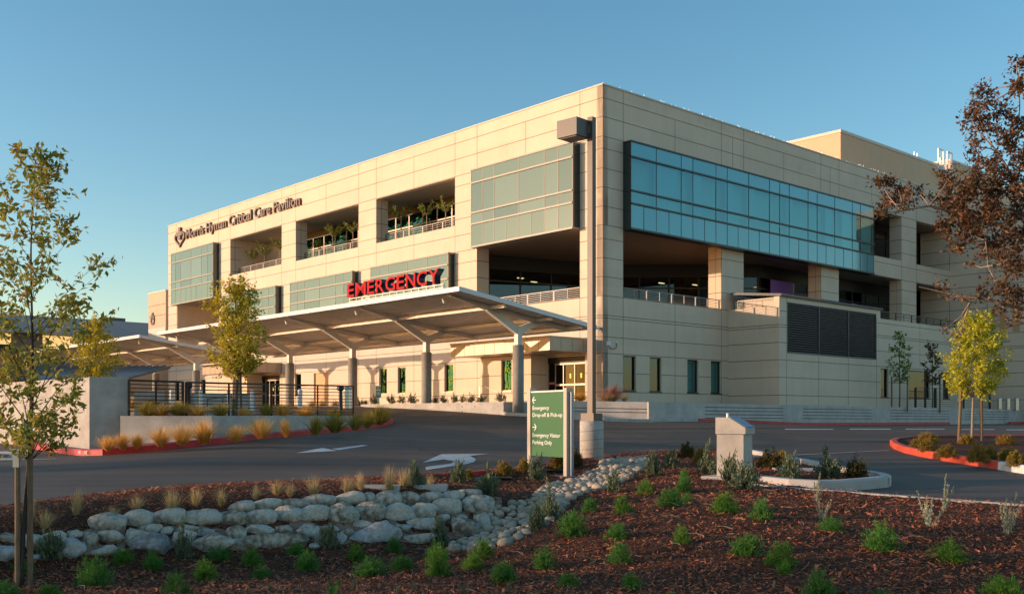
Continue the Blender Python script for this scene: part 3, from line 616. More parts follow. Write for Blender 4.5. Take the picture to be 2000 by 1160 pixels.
# projecting glazed bays
def bay(name, fm, u0, u1, z0, z1, pr, rows, ucols, lcols, msp, mvis, mmul, face_in=0.35):
    """rows = z levels of the transoms (top to bottom); spandrel glass top and bottom, vision glass between"""
    g = MB(); zs = [z1] + list(rows) + [z0]; jit = random.Random(3)
    for r in range(len(zs) - 1):
        cols = lcols if r == len(zs) - 2 and lcols else ucols; cs = sorted(cols); mi = 0 if (r == 0 or r == len(zs) - 2) and len(rows) > 1 else 1
        for a, b in zip(cs[:-1], cs[1:]):
            t1 = jit.uniform(-.004, .004); t2 = jit.uniform(-.003, .003); p = -pr
            g.quad(fm(a + .01, zs[r + 1] + .01, p - t1 - t2), fm(b - .01, zs[r + 1] + .01, p + t1 - t2), fm(b - .01, zs[r] - .01, p + t1 + t2), fm(a + .01, zs[r] - .01, p - t1 + t2), mi)
    go = g.build('glass_bay', [msp, mvis], B)
    mu = MB()
    def bx(ua, ub, za, zb, d0, d1, m=0): mu.hexa([fm(ua, za, d0), fm(ub, za, d0), fm(ub, za, d1), fm(ua, za, d1), fm(ua, zb, d0), fm(ub, zb, d0), fm(ub, zb, d1), fm(ua, zb, d1)], m)
    for z in rows: bx(u0, u1, z - .045, z + .045, -pr - .07, -pr + .1)
    bx(u0 - .03, u1 + .03, z1 - .02, z1 + .07, -pr - .05, 0.0); bx(u0 - .03, u1 + .03, z0 - .07, z0 + .03, -pr - .06, 0.0)
    for c in ucols: bx(c - .016, c + .016, zs[-2] if lcols else z0, z1, -pr - .015, -pr + .05)
    for c in (lcols or []): bx(c - .014, c + .014, z0, zs[-2], -pr - .012, -pr + .05)
    mu.build('mullion', mmul, go)
    for u in (u0, u1): sd_ = MB(); sd_.quad(fm(u, z0, -pr + .01), fm(u, z0, 0), fm(u, z1, 0), fm(u, z1, -pr + .01)); sd_.build('side_glass', 'pane_side', go)
    return go
bay('a', FM, 1.71, 10.29, 10.40, 15.02, 0.55, (14.23, 12.43, 11.75), [1.71, 2.81, 3.9, 6.05, 8.18, 9.24, 10.29], [1.71, 2.81, 3.9, 4.98, 6.05, 7.11, 8.18, 9.24, 10.29], 'pane_sage', 'pane_sage2', 'mullion_sage')
bay('b', FM, 44.62, 53.0, 10.40, 15.0, 0.55, (14.15, 12.4, 11.72), [44.62, 45.7, 46.85, 48.9, 51.0, 52.1, 53.0], [44.62, 45.7, 46.85, 47.9, 48.9, 49.95, 51.0, 52.1, 53.0], 'pane_sage', 'pane_sage2', 'mullion_sage')
for a in (12.59, 23.36, 34.08):
    cs = [a, a + 1.08, a + 2.15, a + 4.3, a + 6.41, a + 7.45, a + 8.48]
    bay('c', FM, a, a + 8.48, 5.9, 10.3, 0.5, (9.6, 8.72, 7.6, 6.7), cs, None, 'pane_sage', 'pane_sage2', 'mullion_sage')
uc = [1.65, 3.78, 5.97, 7.04, 9.22, 10.33, 12.52, 14.74, 15.86, 16.95, 19.15, 20.25, 22.45, 24.73, 25.83, 27.68]
lc = []
for a, b in zip(uc[:-1], uc[1:]): lc += [a] + ([(a + b) / 2] if b - a > 1.5 else [])
lc.append(27.68)
bay('d', RM, 1.65, 27.68, 10.33, 15.02, 0.55, (14.2, 12.37, 11.67), uc, lc, 'pane_teal', 'glass_teal', 'mullion')
# rooms behind the right bay
mb = MB(); mb.box(1.7, 27.6, 2.6, 2.7, 11.6, 14.6); mb.box(1.7, 27.6, -0.5, 2.6, 14.25, 14.35); mb.box(1.7, 27.6, -0.5, 2.6, 11.5, 11.6)
for t in (1.6, 5.9, 10.2, 15.8, 20.2, 27.55): mb.box(t, t + .12, 0.5, 2.6, 11.6, 14.25)
mb.build('interior', 'interior', B)
mb = MB()
for a, b in ((3.85, 5.9), (7.2, 8.1), (10.4, 11.2), (12.6, 13.4), (17.0, 17.6), (21.6, 22.4), (23.7, 24.7), (26.0, 27.6)):
    mb.quad((a, -0.35, 11.65), (b, -0.35, 11.65), (b, -0.35, 14.2), (a, -0.35, 14.2))
mb.build('curtain', 'curtain', B)
mb = MB()
for t in (8.6, 17.6, 25.2): mb.box(t, t + .25, 0.3, 1.5, 13.0, 13.06)
mb.build('ceiling_light', 'ceil_light', B)
# second floor terrace window wall
TW_ = [(0.98, 12.3), (2.4, 12.1), (11.1, 9.65), (18.5, 2.9), (40.6, 2.7)]
def window_wall(name, pts, z0, zg, z1, step, trans, mg='glass_dark', mm='mullion'):
    g = MB(); h = MB()
    for (a, b) in zip(pts[:-1], pts[1:]):
        A = Vector((*a, 0)); Bv = Vector((*b, 0)); L = (Bv - A).length; n = max(1, round(L / step)); d = (Bv - A) / n
        h.bar(A + Vector((0, 0, (zg + z1) / 2)), Bv + Vector((0, 0, (zg + z1) / 2)), 0.12, z1 - zg, 1)
        for k in range(n):
            p = A + d * k; q = p + d; g.quad((p.x, p.y, z0), (q.x, q.y, z0), (q.x, q.y, zg), (p.x, p.y, zg)); h.box(p.x - .05, p.x + .05, p.y - .05, p.y + .05, z0, zg)
        for z in trans: h.bar(A + Vector((0, 0, z)), Bv + Vector((0, 0, z)), 0.1, 0.09)
    go = g.build(name, mg, B); h.build('mullion', [mm, 'dark'], go); return go
window_wall('window_wall', TW_, 5.6, 9.56, 10.43, 2.1, (8.83, 6.6), 'glass_dark')
window_wall('window_wall', [(3.45, 12.2), (3.45, 38.2)], 11.6, 14.55, 15.1, 1.6, (13.72, 12.3), 'glass_green', 'mullion_tan')
window_wall('window_wall', [(28.0, 2.5), (40.6, 2.5)], 11.6, 14.6, 15.13, 1.9, (13.9, 12.6), 'glass_dark')
for bx_ in ((3.4, 3.9, 38.25, 42.9, 11.6, 15.11), (.98, 3.4, 42.56, 42.7, 11.6, 15.11), (0.98, 3.4, 12.2, 12.4, 11.6, 15.11), (5.0, 5.3, 43.6, 53.8, 5.6, 10.46), (.98, 5, 53.02, 53.2, 5.6, 10.46), (.98, 5, 44.3, 44.55, 5.6, 10.46)): part('terrace_wall', 'panel', *bx_)
mb = MB()                                      # blank dark rooms behind the terrace glass
mb.box(9.5, 9.6, 12.4, 42, 11.6, 15.1); mb.box(20, 20.1, 10, 22, 5.6, 10.4); mb.box(4, 20, 20, 20.1, 5.6, 10.4); mb.box(19, 40, 9.5, 9.6, 5.6, 10.4); mb.box(27, 40, 8, 8.1, 11.6, 15.1)
mb.build('interior', 'interior', B)
mb = MB()                                      # pale sheets standing in for bright reflections low in the third floor terrace glass
for a, b in ((14.8, 21.0), (24.5, 31.5), (17, 17.2)): mb.box(3.55, 3.6, a, b, 12.0, 13.6)
mb.build('curtain', 'curtain', B)
mb = MB()
for t, s in ((4.5, 15.0), (8, 14), (12, 12.5), (15, 8.5), (17.5, 7.5), (22, 5.5), (30, 5.0), (6, 13.2)): mb.box(t, t + .5, s, s + .16, 9.42, 9.46)
for t, s in ((30.5, 5.0), (37.5, 4.5), (39.2, 4.2)): mb.box(t, t + 0.9, s, s + .14, 13.2, 13.24)
mb.build('ceiling_light', 'ceil_light', B)
mb = MB(); mb.box(19.6, 22.4, 2.62, 2.66, 7.2, 9.5); mb.build('screen_panel', 'purple', B)
# railings
def railing(a, b, z0, z1, name='balcony_railing', m='rail', bars=5, gap=2.2, parent=B, post=0.05, off=(0, 0, 0)):
    mb = MB(); A = Vector((*a[:2], 0)); Bv = Vector((*b[:2], 0)); L = (Bv - A).length; n = max(1, round(L / gap)); d = (Bv - A)
    for k in range(n):
        p = A + d * (k / n) + d.normalized() * .03; q = A + d * ((k + 1) / n) - d.normalized() * .03; mid = (p + q) / 2
        for c in (p, q): mb.bar(c + Vector((0, 0, z0)), c + Vector((0, 0, z1)), post, post, up=(1, 0, 0))
        mb.bar(mid + Vector((0, 0, z0 + .06)), mid + Vector((0, 0, z1)), post * .6, post * .6, up=(1, 0, 0))
        for i in range(bars + 1):
            z = z0 + 0.08 + (z1 - z0 - 0.08) * i / bars; t = post * .9 if i == bars else post * .42
            mb.bar(p + Vector((0, 0, z)), q + Vector((0, 0, z)), t, t)
    return mb.build(name, m, parent, off)
railing((0.2, 1.75), (0.2, 10.4), 6.63, 7.22); railing((1.66, 0.2), (10.48, 0.2), 6.63, 7.18)
for i in (1, 2, 3): railing((0.75, FH[i][0] + .02), (0.75, FH[i][1] - .02), 11.95, 12.72)
railing((0.5, 44.7), (0.5, 52.9), 5.9, 6.6)
# third floor planter strip
mb = MB(); [mb.box(1.1, 2.0, FH[i][0], FH[i][1], 11.6, 12.05) for i in (1, 2, 3)]; mb.build('planter_box', 'concrete', B)
# ---- ground floor windows
def window(fm, a, b, z0, z1, mg='glass_green', frame='mullion_tan', dep=0.16, back='interior', backd=0.9, mid=None):
    f = MB()
    def bx(ua, ub, za, zb, d0, d1, m=0): f.hexa([fm(ua, za, d0), fm(ub, za, d0), fm(ub, za, d1), fm(ua, za, d1), fm(ua, zb, d0), fm(ub, zb, d0), fm(ub, zb, d1), fm(ua, zb, d1)], m)
    w = 0.05
    bx(a + .002, a + w, z0 + .002, z1 - .002, dep - .05, dep + .06); bx(b - w, b - .002, z0 + .002, z1 - .002, dep - .05, dep + .06); bx(a + w, b - w, z0 + .002, z0 + w, dep - .05, dep + .06); bx(a + w, b - w, z1 - w, z1 - .002, dep - .05, dep + .06)
    if mid: bx(mid - .03, mid + .03, z0 + w, z1 - w, dep - .04, dep + .05)
    o = f.build('window', frame, B)
    s = MB(); s.hexa([fm(a - .03, z0 - .05, -.04), fm(b + .03, z0 - .05, -.04), fm(b + .03, z0 - .05, .1), fm(a - .03, z0 - .05, .1), fm(a - .03, z0 + .001, -.04), fm(b + .03, z0 + .001, -.04), fm(b + .03, z0 + .001, .1), fm(a - .03, z0 + .001, .1)]); s.build('sill', frame, o)
    g = MB(); g.quad(fm(a + w, z0 + w, dep), fm(b - w, z0 + w, dep), fm(b - w, z1 - w, dep), fm(a + w, z1 - w, dep)); g.build('pane', mg, o)
    k = MB(); k.quad(fm(a - .4, z0 - .3, backd), fm(b + .4, z0 - .3, backd), fm(b + .4, z1 + .3, backd), fm(a - .4, z1 + .3, backd)); k.build('blind', back, o)
for a, b in fwin: window(FM, a, b, 1.7, 3.46)
for a, b, k in rwin: window(RM, a + .02, b, 1.54, 3.46, 'glass_dark' if k != 'teal' else 'glass_teal', 'mullion', back={'warm': 'brownwall', 'curt': 'curtain', 'teal': 'curtain'}[k], backd=0.5)
mb = MB(); mb.box(0.12, 0.2, 27.25, 29.2, 0.3, 3.38); mb.build('service_door', 'tan', B)
# ---- the two rounded entrance bumps with their box canopies and glass doors
def bump(s0):
    mb = MB(); pr = 1.22; path = [(0.0, s0 + 5.1)]
    for k in range(9):
        a = math.pi / 2 * k / 8; path.append((-pr * math.sin(a) * 1.0, s0 + 4.05 + 1.0 * math.cos(a)))
    path.append((-pr, s0)); path.append((0.0, s0))
    w0, w1 = s0 + 1.62, s0 + 2.5
    def seg(p, q, za, zb): mb.quad((*p, za), (*q, za), (*q, zb), (*p, zb))
    for p, q in zip(path[:-1], path[1:]):
        if p[0] == -pr and q[0] == -pr or (abs(p[0] + pr) < 1e-6 and abs(q[0] + pr) < 1e-6):
            seg(p, (-pr, w1), -.5, 3.58); seg((-pr, w1), (-pr, w0), -.5, 1.6); seg((-pr, w1), (-pr, w0), 3.4, 3.58); seg((-pr, w0), q, -.5, 3.58)
            for u in (w0, w1): mb.quad((-pr, u, 1.6), (-pr + .2, u, 1.6), (-pr + .2, u, 3.4), (-pr, u, 3.4))
        else: seg(p, q, -.5, 3.58)
    mb.poly([(p[0], p[1], 3.58) for p in path][::-1])
    o = mb.build('entrance_bay', 'panel', B, smooth=False)
    j = MB()
    for z in (2.49, 1.46):
        for p, q in zip(path[:-1], path[1:]):
            P = Vector((*p, z)); Q = Vector((*q, z))
            if abs(p[0] + pr) < 1e-6 and abs(q[0] + pr) < 1e-6:
                if z > 1.6: j.bar(P, Vector((-pr, w1, z)), .012, .035); j.bar(Vector((-pr, w0, z)), Q, .012, .035); continue
            j.bar(P, Q, .012, .035)
    j.build('panel_joint', 'joint', o)
    window(lambda u, z, d: (d - pr, u, z), w0, w1, 1.6, 3.4, dep=0.14, backd=0.7)
    c = MB(); L = s0 + 4.95 if s0 < 20 else s0 + 4.2
    c.box(-2.98, 0, s0 - 3.3, L, 3.6, 4.28); c.box(-3.02, 0.0, s0 - 3.34, L + .04, 4.283, 4.36)
    co_ = c.build('entrance_canopy', 'entry', B)
    j = MB(); u = s0 - 3.3 + 0.85
    while u < L: j.box(-2.985, -2.975, u - .012, u + .012, 3.61, 4.27); u += 0.88
    t = -2.98 + .85
    while t < 0: j.box(t - .012, t + .012, s0 - 3.305, s0 - 3.295, 3.61, 4.27); t += .85
    j.build('panel_joint', 'joint', co_)
    d = MB(); a, b = s0 - 3.0, s0
    for u in (a, a + .86, a + 1.74, b - .62, b - .05): d.box(0.1, 0.2, u, u + .055, 0.3, 3.1, 1)
    d.box(0.1, 0.2, a, b, 3.1, 3.45, 0); d.box(0.1, 0.2, a, b - .6, 3.02, 3.1, 1); d.box(.1, .2, a, b - .6, 1.85, 1.95, 1); d.box(.1, .2, a, b, .8, 1.0, 1)
    do = d.build('door', ['dark', 'mullion_tan'], B)
    g = MB(); g.quad((.15, a, .85), (.15, b, .85), (.15, b, 3.1), (.15, a, 3.1)); g.build('pane', 'glass_door', do)
    k = MB(); q0 = max(a - 3, .5); k.quad((4.0, q0, .8), (4.0, b + 3, .8), (4.0, b + 3, 3.5), (4.0, q0, 3.5)); k.quad((.5, a - .3, .8), (4, a - .3, .8), (4, a - .3, 3.5), (.5, a - .3, 3.5)); k.build('interior', 'brownwall', do)
    l = MB(); l.box(0.085, 0.1, b - .56, b - .1, 1.92, 2.08); lo = l.build('door_sign', 'red_label', do)
    place_text('lettering', 'EMERGENCY', lo, ['white'], (0, -1, 0), (0, 0, 1), (-1, 0, 0), (0.083, b - .12, 1.965), 0.42, 0.08, 0.004)
    q = MB()
    for u in (a + .42, a + 1.25):
        for dz in (0, .17): q.cyl(0, 0, 0, 0, 0.01, 3) if 0 else None
        for dz in (0, 0.13):
            P = [(0.138, u + .075 * math.cos(t * math.pi / 6), 2.32 + dz + .075 * math.sin(t * math.pi / 6)) for t in range(12)]; q.poly([(p[0] - dz * .02, p[1], p[2]) for p in P])
    q.build('door_decal', 'decal', do)
bump(4.3); bump(37.3)
# ---- right side: lower wall at r = 3.6, louvered plant block, parapets
mb = MB(); R36 = RMr(3.6)
lw = [(22.97, 23.97), (26.79, 29.9), (31.87, 32.9)]; LH = [(a, b, 1.43, 3.33) for a, b in lw]
wall_sheet(mb, R36, 11.17, 40.7, -0.8, 6.6, LH + [(11.95, 22.35, 3.88, 6.86)], 0.35)
wall_sheet(mb, R36, 11.17, 22.9, 6.6, 7.14, [(11.95, 22.35, 3.88, 6.86)], 0.35)
mb.box(11.17, 11.5, -3.25, -0.003, -.8, 6.6); mb.box(11.62, 12.0, -3.2, -0.2, 5.6, 7.14); mb.box(11.5, 40.7, -3.25, 0.42, 5.1, 5.58); mb.box(22.6, 22.9, -3.25, -0.3, 5.6, 7.12)
lo_ = mb.build('plant_block', 'panel', B)
mb = MB(); joints(mb, R36, [(11.93, -.3, 3.88), (11.93, 6.86, 7.14), (15.4, -.3, 3.88), (18.87, -.3, 3.88), (22.4, -.3, 6.6), (28.38, 3.5, 6.55), (35.1, -.3, 6.5)], [(z, 11.18, 40.68) for z in (6.3, 5.5, 5.36, 4.46, 3.45, 2.43, 1.39)], LH + [(11.95, 22.35, 3.88, 6.86)])
for z in (5.5, 5.36, 4.46, 3.45, 2.43, 1.39): mb.box(11.166, 11.18, -3.58, -.01, z - .02, z + .02)
mb.build('panel_joint', 'joint', lo_)
for a, b in lw: window(R36, a, b, 1.43, 3.33, 'glass_dark', 'mullion', back='brownwall', backd=0.6)
mb = MB()
for k in range(21):
    z = 3.93 + k * 0.138; mb.hexa([(11.97, -3.56, z), (22.33, -3.56, z), (22.33, -3.44, z + .05), (11.97, -3.44, z + .05), (11.97, -3.57, z + .055), (22.33, -3.57, z + .055), (22.33, -3.45, z + .10), (11.97, -3.45, z + .10)])
for t in (11.95, 15.4, 18.85, 22.29): mb.box(t, t + .06, -3.62, -3.4, 3.88, 6.86)
mb.box(11.95, 22.35, -3.63, -3.4, 6.8, 6.87); mb.box(11.95, 22.35, -3.63, -3.4, 3.86, 3.93); mb.box(11.95, 22.35, -3.3, -3.28, 3.9, 6.85, 1)
mb.build('louver_panel', ['louver', 'dark'], B)
mb = MB(); mb.hexa([(11.1, -3.75, 7.14), (23.0, -3.75, 7.14), (23.0, -0.2, 7.5), (11.1, -0.2, 7.5), (11.1, -3.75, 7.24), (23.0, -3.75, 7.24), (23.0, -0.2, 7.6), (11.1, -0.2, 7.6)])
for k in range(40):
    t = 11.2 + k * .3; mb.hexa([(t, -3.75, 7.242), (t + .07, -3.75, 7.242), (t + .07, -.2, 7.602), (t, -.2, 7.602), (t, -3.75, 7.29), (t + .07, -3.75, 7.29), (t + .07, -.2, 7.65), (t, -.2, 7.65)])
mb.build('metal_roof', 'roof_metal', B)
railing((11.3, -3.2), (11.3, -0.6), 6.6, 7.1, m='mullion'); railing((23.1, -3.45), (40.6, -3.45), 6.6, 7.12, m='black_rail', bars=4)
# wing wall on the right
mb = MB(); mb.box(40.7, 60, -9, 2.42, -1, 17.85); wo_ = mb.build('wing', 'panel', B)
mb = MB()
for z in HL: mb.box(40.696, 40.71, -8.9, 2.4, z - .022, z + .022)
for s in (0.02, -2.96): mb.box(40.696, 40.71, s - .02, s + .02, -.5, 17.8)
mb.build('panel_joint', 'joint', wo_)
for a, b in ((-4.43, -3.95), (-5.4, -4.9)):
    mb = MB(); mb.box(40.66, 40.705, a, b, 6.7, 8.55); w_ = mb.build('window', 'mullion_tan', B); mb = MB(); mb.box(40.64, 40.66, a + .04, b - .04, 6.75, 8.5); mb.build('pane', 'tan', w_)
mb = MB(); mb.box(0.42, 40.65, 2.9, 3.0, 5.6, 5.61); 
# penthouses on the roof
mb = MB(); mb.box(29.3, 46, 3.0, 34, 17.2, 21.4); mb.box(47.3, 58, 3.0, 30, 17.2, 22.25); ph = mb.build('penthouse', 'penthouse', B)
mb = MB(); mb.box(29.24, 46, 2.94, 34, 21.403, 21.62); mb.box(47.2, 58, 2.94, 30, 22.253, 22.45); mb.build('parapet', 'coping', ph)
mb = MB(); mb.box(33.4, 36.0, 2.95, 2.999, 18.6, 19.1); mb.build('vent', 'dark', ph)
mb = MB()
def loop(t0, s0, w, z0, z1, th=.07):
    for p in ((t0, s0), (t0 + w, s0)): mb.box(p[0], p[0] + th, p[1], p[1] + th, z0, z1)
    mb.box(t0, t0 + w + th, s0, s0 + th, z1, z1 + th)
loop(44.3, 2.6, 0.9, 21.0, 22.7, .11); loop(45.1, 2.2, 0.8, 20.6, 22.5, .11); loop(45.5, 3.0, .7, 21, 22.2, .1); mb.box(44.3, 46.3, 2.2, 3.0, 20.9, 21.0)
mb.build('ladder_cage', 'white', ph)
mb = MB(); loop(41.4, 3.3, .5, 21.6, 22.1, .03); loop(40.2, 3.3, .5, 21.6, 21.75, .03); mb.build('roof_hatch_rail', 'steel', ph)
# small wall hardware
mb = MB(); q = W(1.0, 0, 3.8)
mb.box(0.28, 0.5, -0.14, -0.003, 3.95, 4.15); pts = [(0.42 + .0 * k, -0.08, 0) for k in range(1)]
mb.tube([(0.40, -.08, 3.95), (0.45, -.1, 3.82), (0.6, -.1, 3.78), (0.85, -.1, 3.78), (1.0, -.08, 3.86), (1.06, -.05, 4.0), (1.06, -.03, 4.12)], 0.018, 6, 1); mb.box(1.02, 1.1, -.06, -.003, 4.1, 4.2)
mb.build('junction_box', ['white', 'dark'], B)
mb = MB(); mb.box(-.35, -.003, 0.2, 0.32, 4.78, 4.92); mb.tube([(-.3, .26, 4.78), (-.36, .26, 4.7)], .05, 8); mb.build('security_camera', 'white', B)
mb = MB()
for s in (24.0, 45.3): mb.box(-.25, -.003, s, s + .06, 3.6, 3.66); mb.tube([(-.25, s + .03, 3.63), (-.25, s + .03, 3.45)], .06, 8)
mb.build('security_camera', 'white', B)

# ---- building signs
def bsign(name, lab, cat, base):
    o = thing(name, lab, cat, W(*base), TH); o.matrix_world; return o
S = bsign('building_sign', 'dark bronze raised lettering with heart and cross emblem below the roofline', 'sign', (0, 50.9, 16.2))
org = (0, 50.9, 16.2)
def loc(p): return (p[0] - org[0], p[1] - org[1], p[2] - org[2])
words = [('Morris', 50.75, 46.95), ('Hyman', 46.35, 42.6), ('Critical', 42.1, 37.35), ('Care', 36.7, 33.7), ('Pavilion', 33.2, 28.0)]
# one line of text fitted to the measured span
place_text('lettering', 'Morris Hyman Critical Care Pavilion', S, ['letter_bronze'], (0, -1, 0), (0, 0, 1), (-1, 0, 0), loc((-0.02, 50.85, 16.22)), 50.85 - 31.0, 0.85, 0.14, bold=0.014, capheight=0.80)
mb = MB(); hc = 52.16; hb = 15.55
hp = []
for k in range(41):
    a = k / 40 * 2 * math.pi; hx = 16 * math.sin(a) ** 3; hy = 13 * math.cos(a) - 5 * math.cos(2 * a) - 2 * math.cos(3 * a) - math.cos(4 * a); hp.append((hx / 16 * 1.08, hy / 17 * 0.80 + .83))
for i in range(40):
    (x0, y0), (x1, y1) = hp[i], hp[i + 1]; k = 0.80
    if y0 > 1.25 and abs(x0) < .5: continue
    ci = lambda x, y: (x * k, (y - .83) * k + .83)
    a0 = ci(x0, y0); a1 = ci(x1, y1)
    f = lambda p, d: loc((d, hc - p[0], hb + p[1]))
    mb.hexa([f((x0, y0), -.02), f((x1, y1), -.02), f(a1, -.02), f(a0, -.02), f((x0, y0), -.18), f((x1, y1), -.18), f(a1, -.18), f(a0, -.18)])
for (x0, x1, y0, y1) in ((-.22, .22, .75, 1.85), (-.6, .6, 1.08, 1.45)):
    e = -.19 if x1 < .3 else -.2
    p0 = loc((e, hc - x1, hb + y0)); p1 = loc((-.02, hc - x0, hb + y1)); mb.box(p0[0], p1[0], p0[1], p1[1], p0[2], p1[2])
mb.build('emblem', 'letter_bronze', S)

# ---- distant blocks seen at the left
def block(name, lab, cat, t0, t1, s0, s1, z0, z1, m, cop='coping'):
    o = thing(name, lab, cat, W(t0, s0, z0), TH); mb = MB(); off = (t0, s0, z0)
    mb.box(t0, t1, s0, s1, z0, z1); wl = mb.build('wall', m, o, off); mb = MB(); mb.box(t0 - .06, t1, s0 - .06, s1, z1 + .003, z1 + .15); mb.build('coping', cop, o, off); return o, wl, off
o, wl, off = block('stair_tower', 'beige tower block with a small emblem behind the far end of the hospital', 'building', 4.6, 18, 66, 70.4, -1, 13.3, 'panel2')
mb = MB()
for z in (12.0, 10.9, 8.2, 7.0): mb.box(4.596, 4.61, 66.05, 70.35, z - .03, z + .03)
mb.box(4.58, 4.61, 66.02, 70.38, 8.2, 9.6, 1); mb.build('band', ['joint', 'coping'], wl, off)
mb = MB()
for k in range(16):
    a = k / 16 * 2 * math.pi; b = (k + 1) / 16 * 2 * math.pi
    f = lambda a, r, d: (d, 69.2 - r * math.sin(a) * .5, 10.6 + r * math.cos(a) * .62 - .1 * abs(math.sin(a)))
    mb.hexa([f(a, 1, 4.56), f(b, 1, 4.56), f(b, .6, 4.56), f(a, .6, 4.56), f(a, 1, 4.5), f(b, 1, 4.5), f(b, .6, 4.5), f(a, .6, 4.5)])
mb.box(4.5, 4.56, 69.07, 69.33, 10.5, 11.3); mb.build('emblem', 'letter_bronze', o, off)
o, wl, off = block('annex_building', 'low beige annex beside the far canopy, joined to the hospital end', 'building', -4, 6, 57, 66, -.5, 5.6, 'panel2')
GB = thing('clinic_building', 'long low brown building with a deep grey metal roof band at far left', 'building', W(-45, 81, 0), TH); off = (-45, 81, 0)
mb = MB(); mb.box(-45, 20, 81.5, 95, -1, 9.4); wl = mb.build('wall', 'brownwall', GB, off)
mb = MB(); mb.hexa([(-46, 80.4, 9.35), (21, 80.4, 9.35), (21, 96, 9.35), (-46, 96, 9.35), (-46, 81.2, 11.3), (21, 81.2, 11.3), (21, 95, 11.3), (-46, 95, 11.3)]); mb.build('roof', 'greywall', GB, off)
mb = MB(); mb.box(4, 6.5, 81.5, 84, 11.31, 11.7); mb.build('roof_unit', 'louver', GB, off)
for t in (-9.5, -2.8, -18, -27):
    mb = MB(); mb.box(t, t + 3.6, 81.44, 81.5, 7.3, 9.3); w_ = mb.build('window', 'mullion', GB, off); mb = MB(); mb.box(t + .08, t + 3.5, 81.41, 81.44, 8.05, 9.25); mb.box(t + .08, t + 3.5, 81.42, 81.44, 7.35, 8.0, 1); mb.build('pane', ['blind', 'dark'], w_, off)
SR = thing('shade_structure', 'low structure with a grey ribbed metal roof behind the left concrete wall', 'shelter', (-19.5, 42, 0)); off = (-19.5, 42, 0)
mb = MB(); mb.hexa([(-27, 38, 1.35), (-15.2, 40, 1.45), (-15.6, 47, 2.3), (-27, 46, 2.3), (-27, 38, 1.45), (-15.2, 40, 1.55), (-15.6, 47, 2.4), (-27, 46, 2.4)])
for k in range(38):
    x = -27 + k * .31; mb.bar((x, 38 + (x + 27) * .17, 1.48 + .0), (x, 46 + (x + 27) * .09, 2.43), .05, .06)
mb.build('roof', 'roof_metal', SR, off)
mb = MB(); [mb.box(x, x + .12, y, y + .12, -.6, 1.5) for x, y in ((-26, 39), (-16, 41), (-21, 40.2))]; mb.build('post', 'white_steel', SR, off)

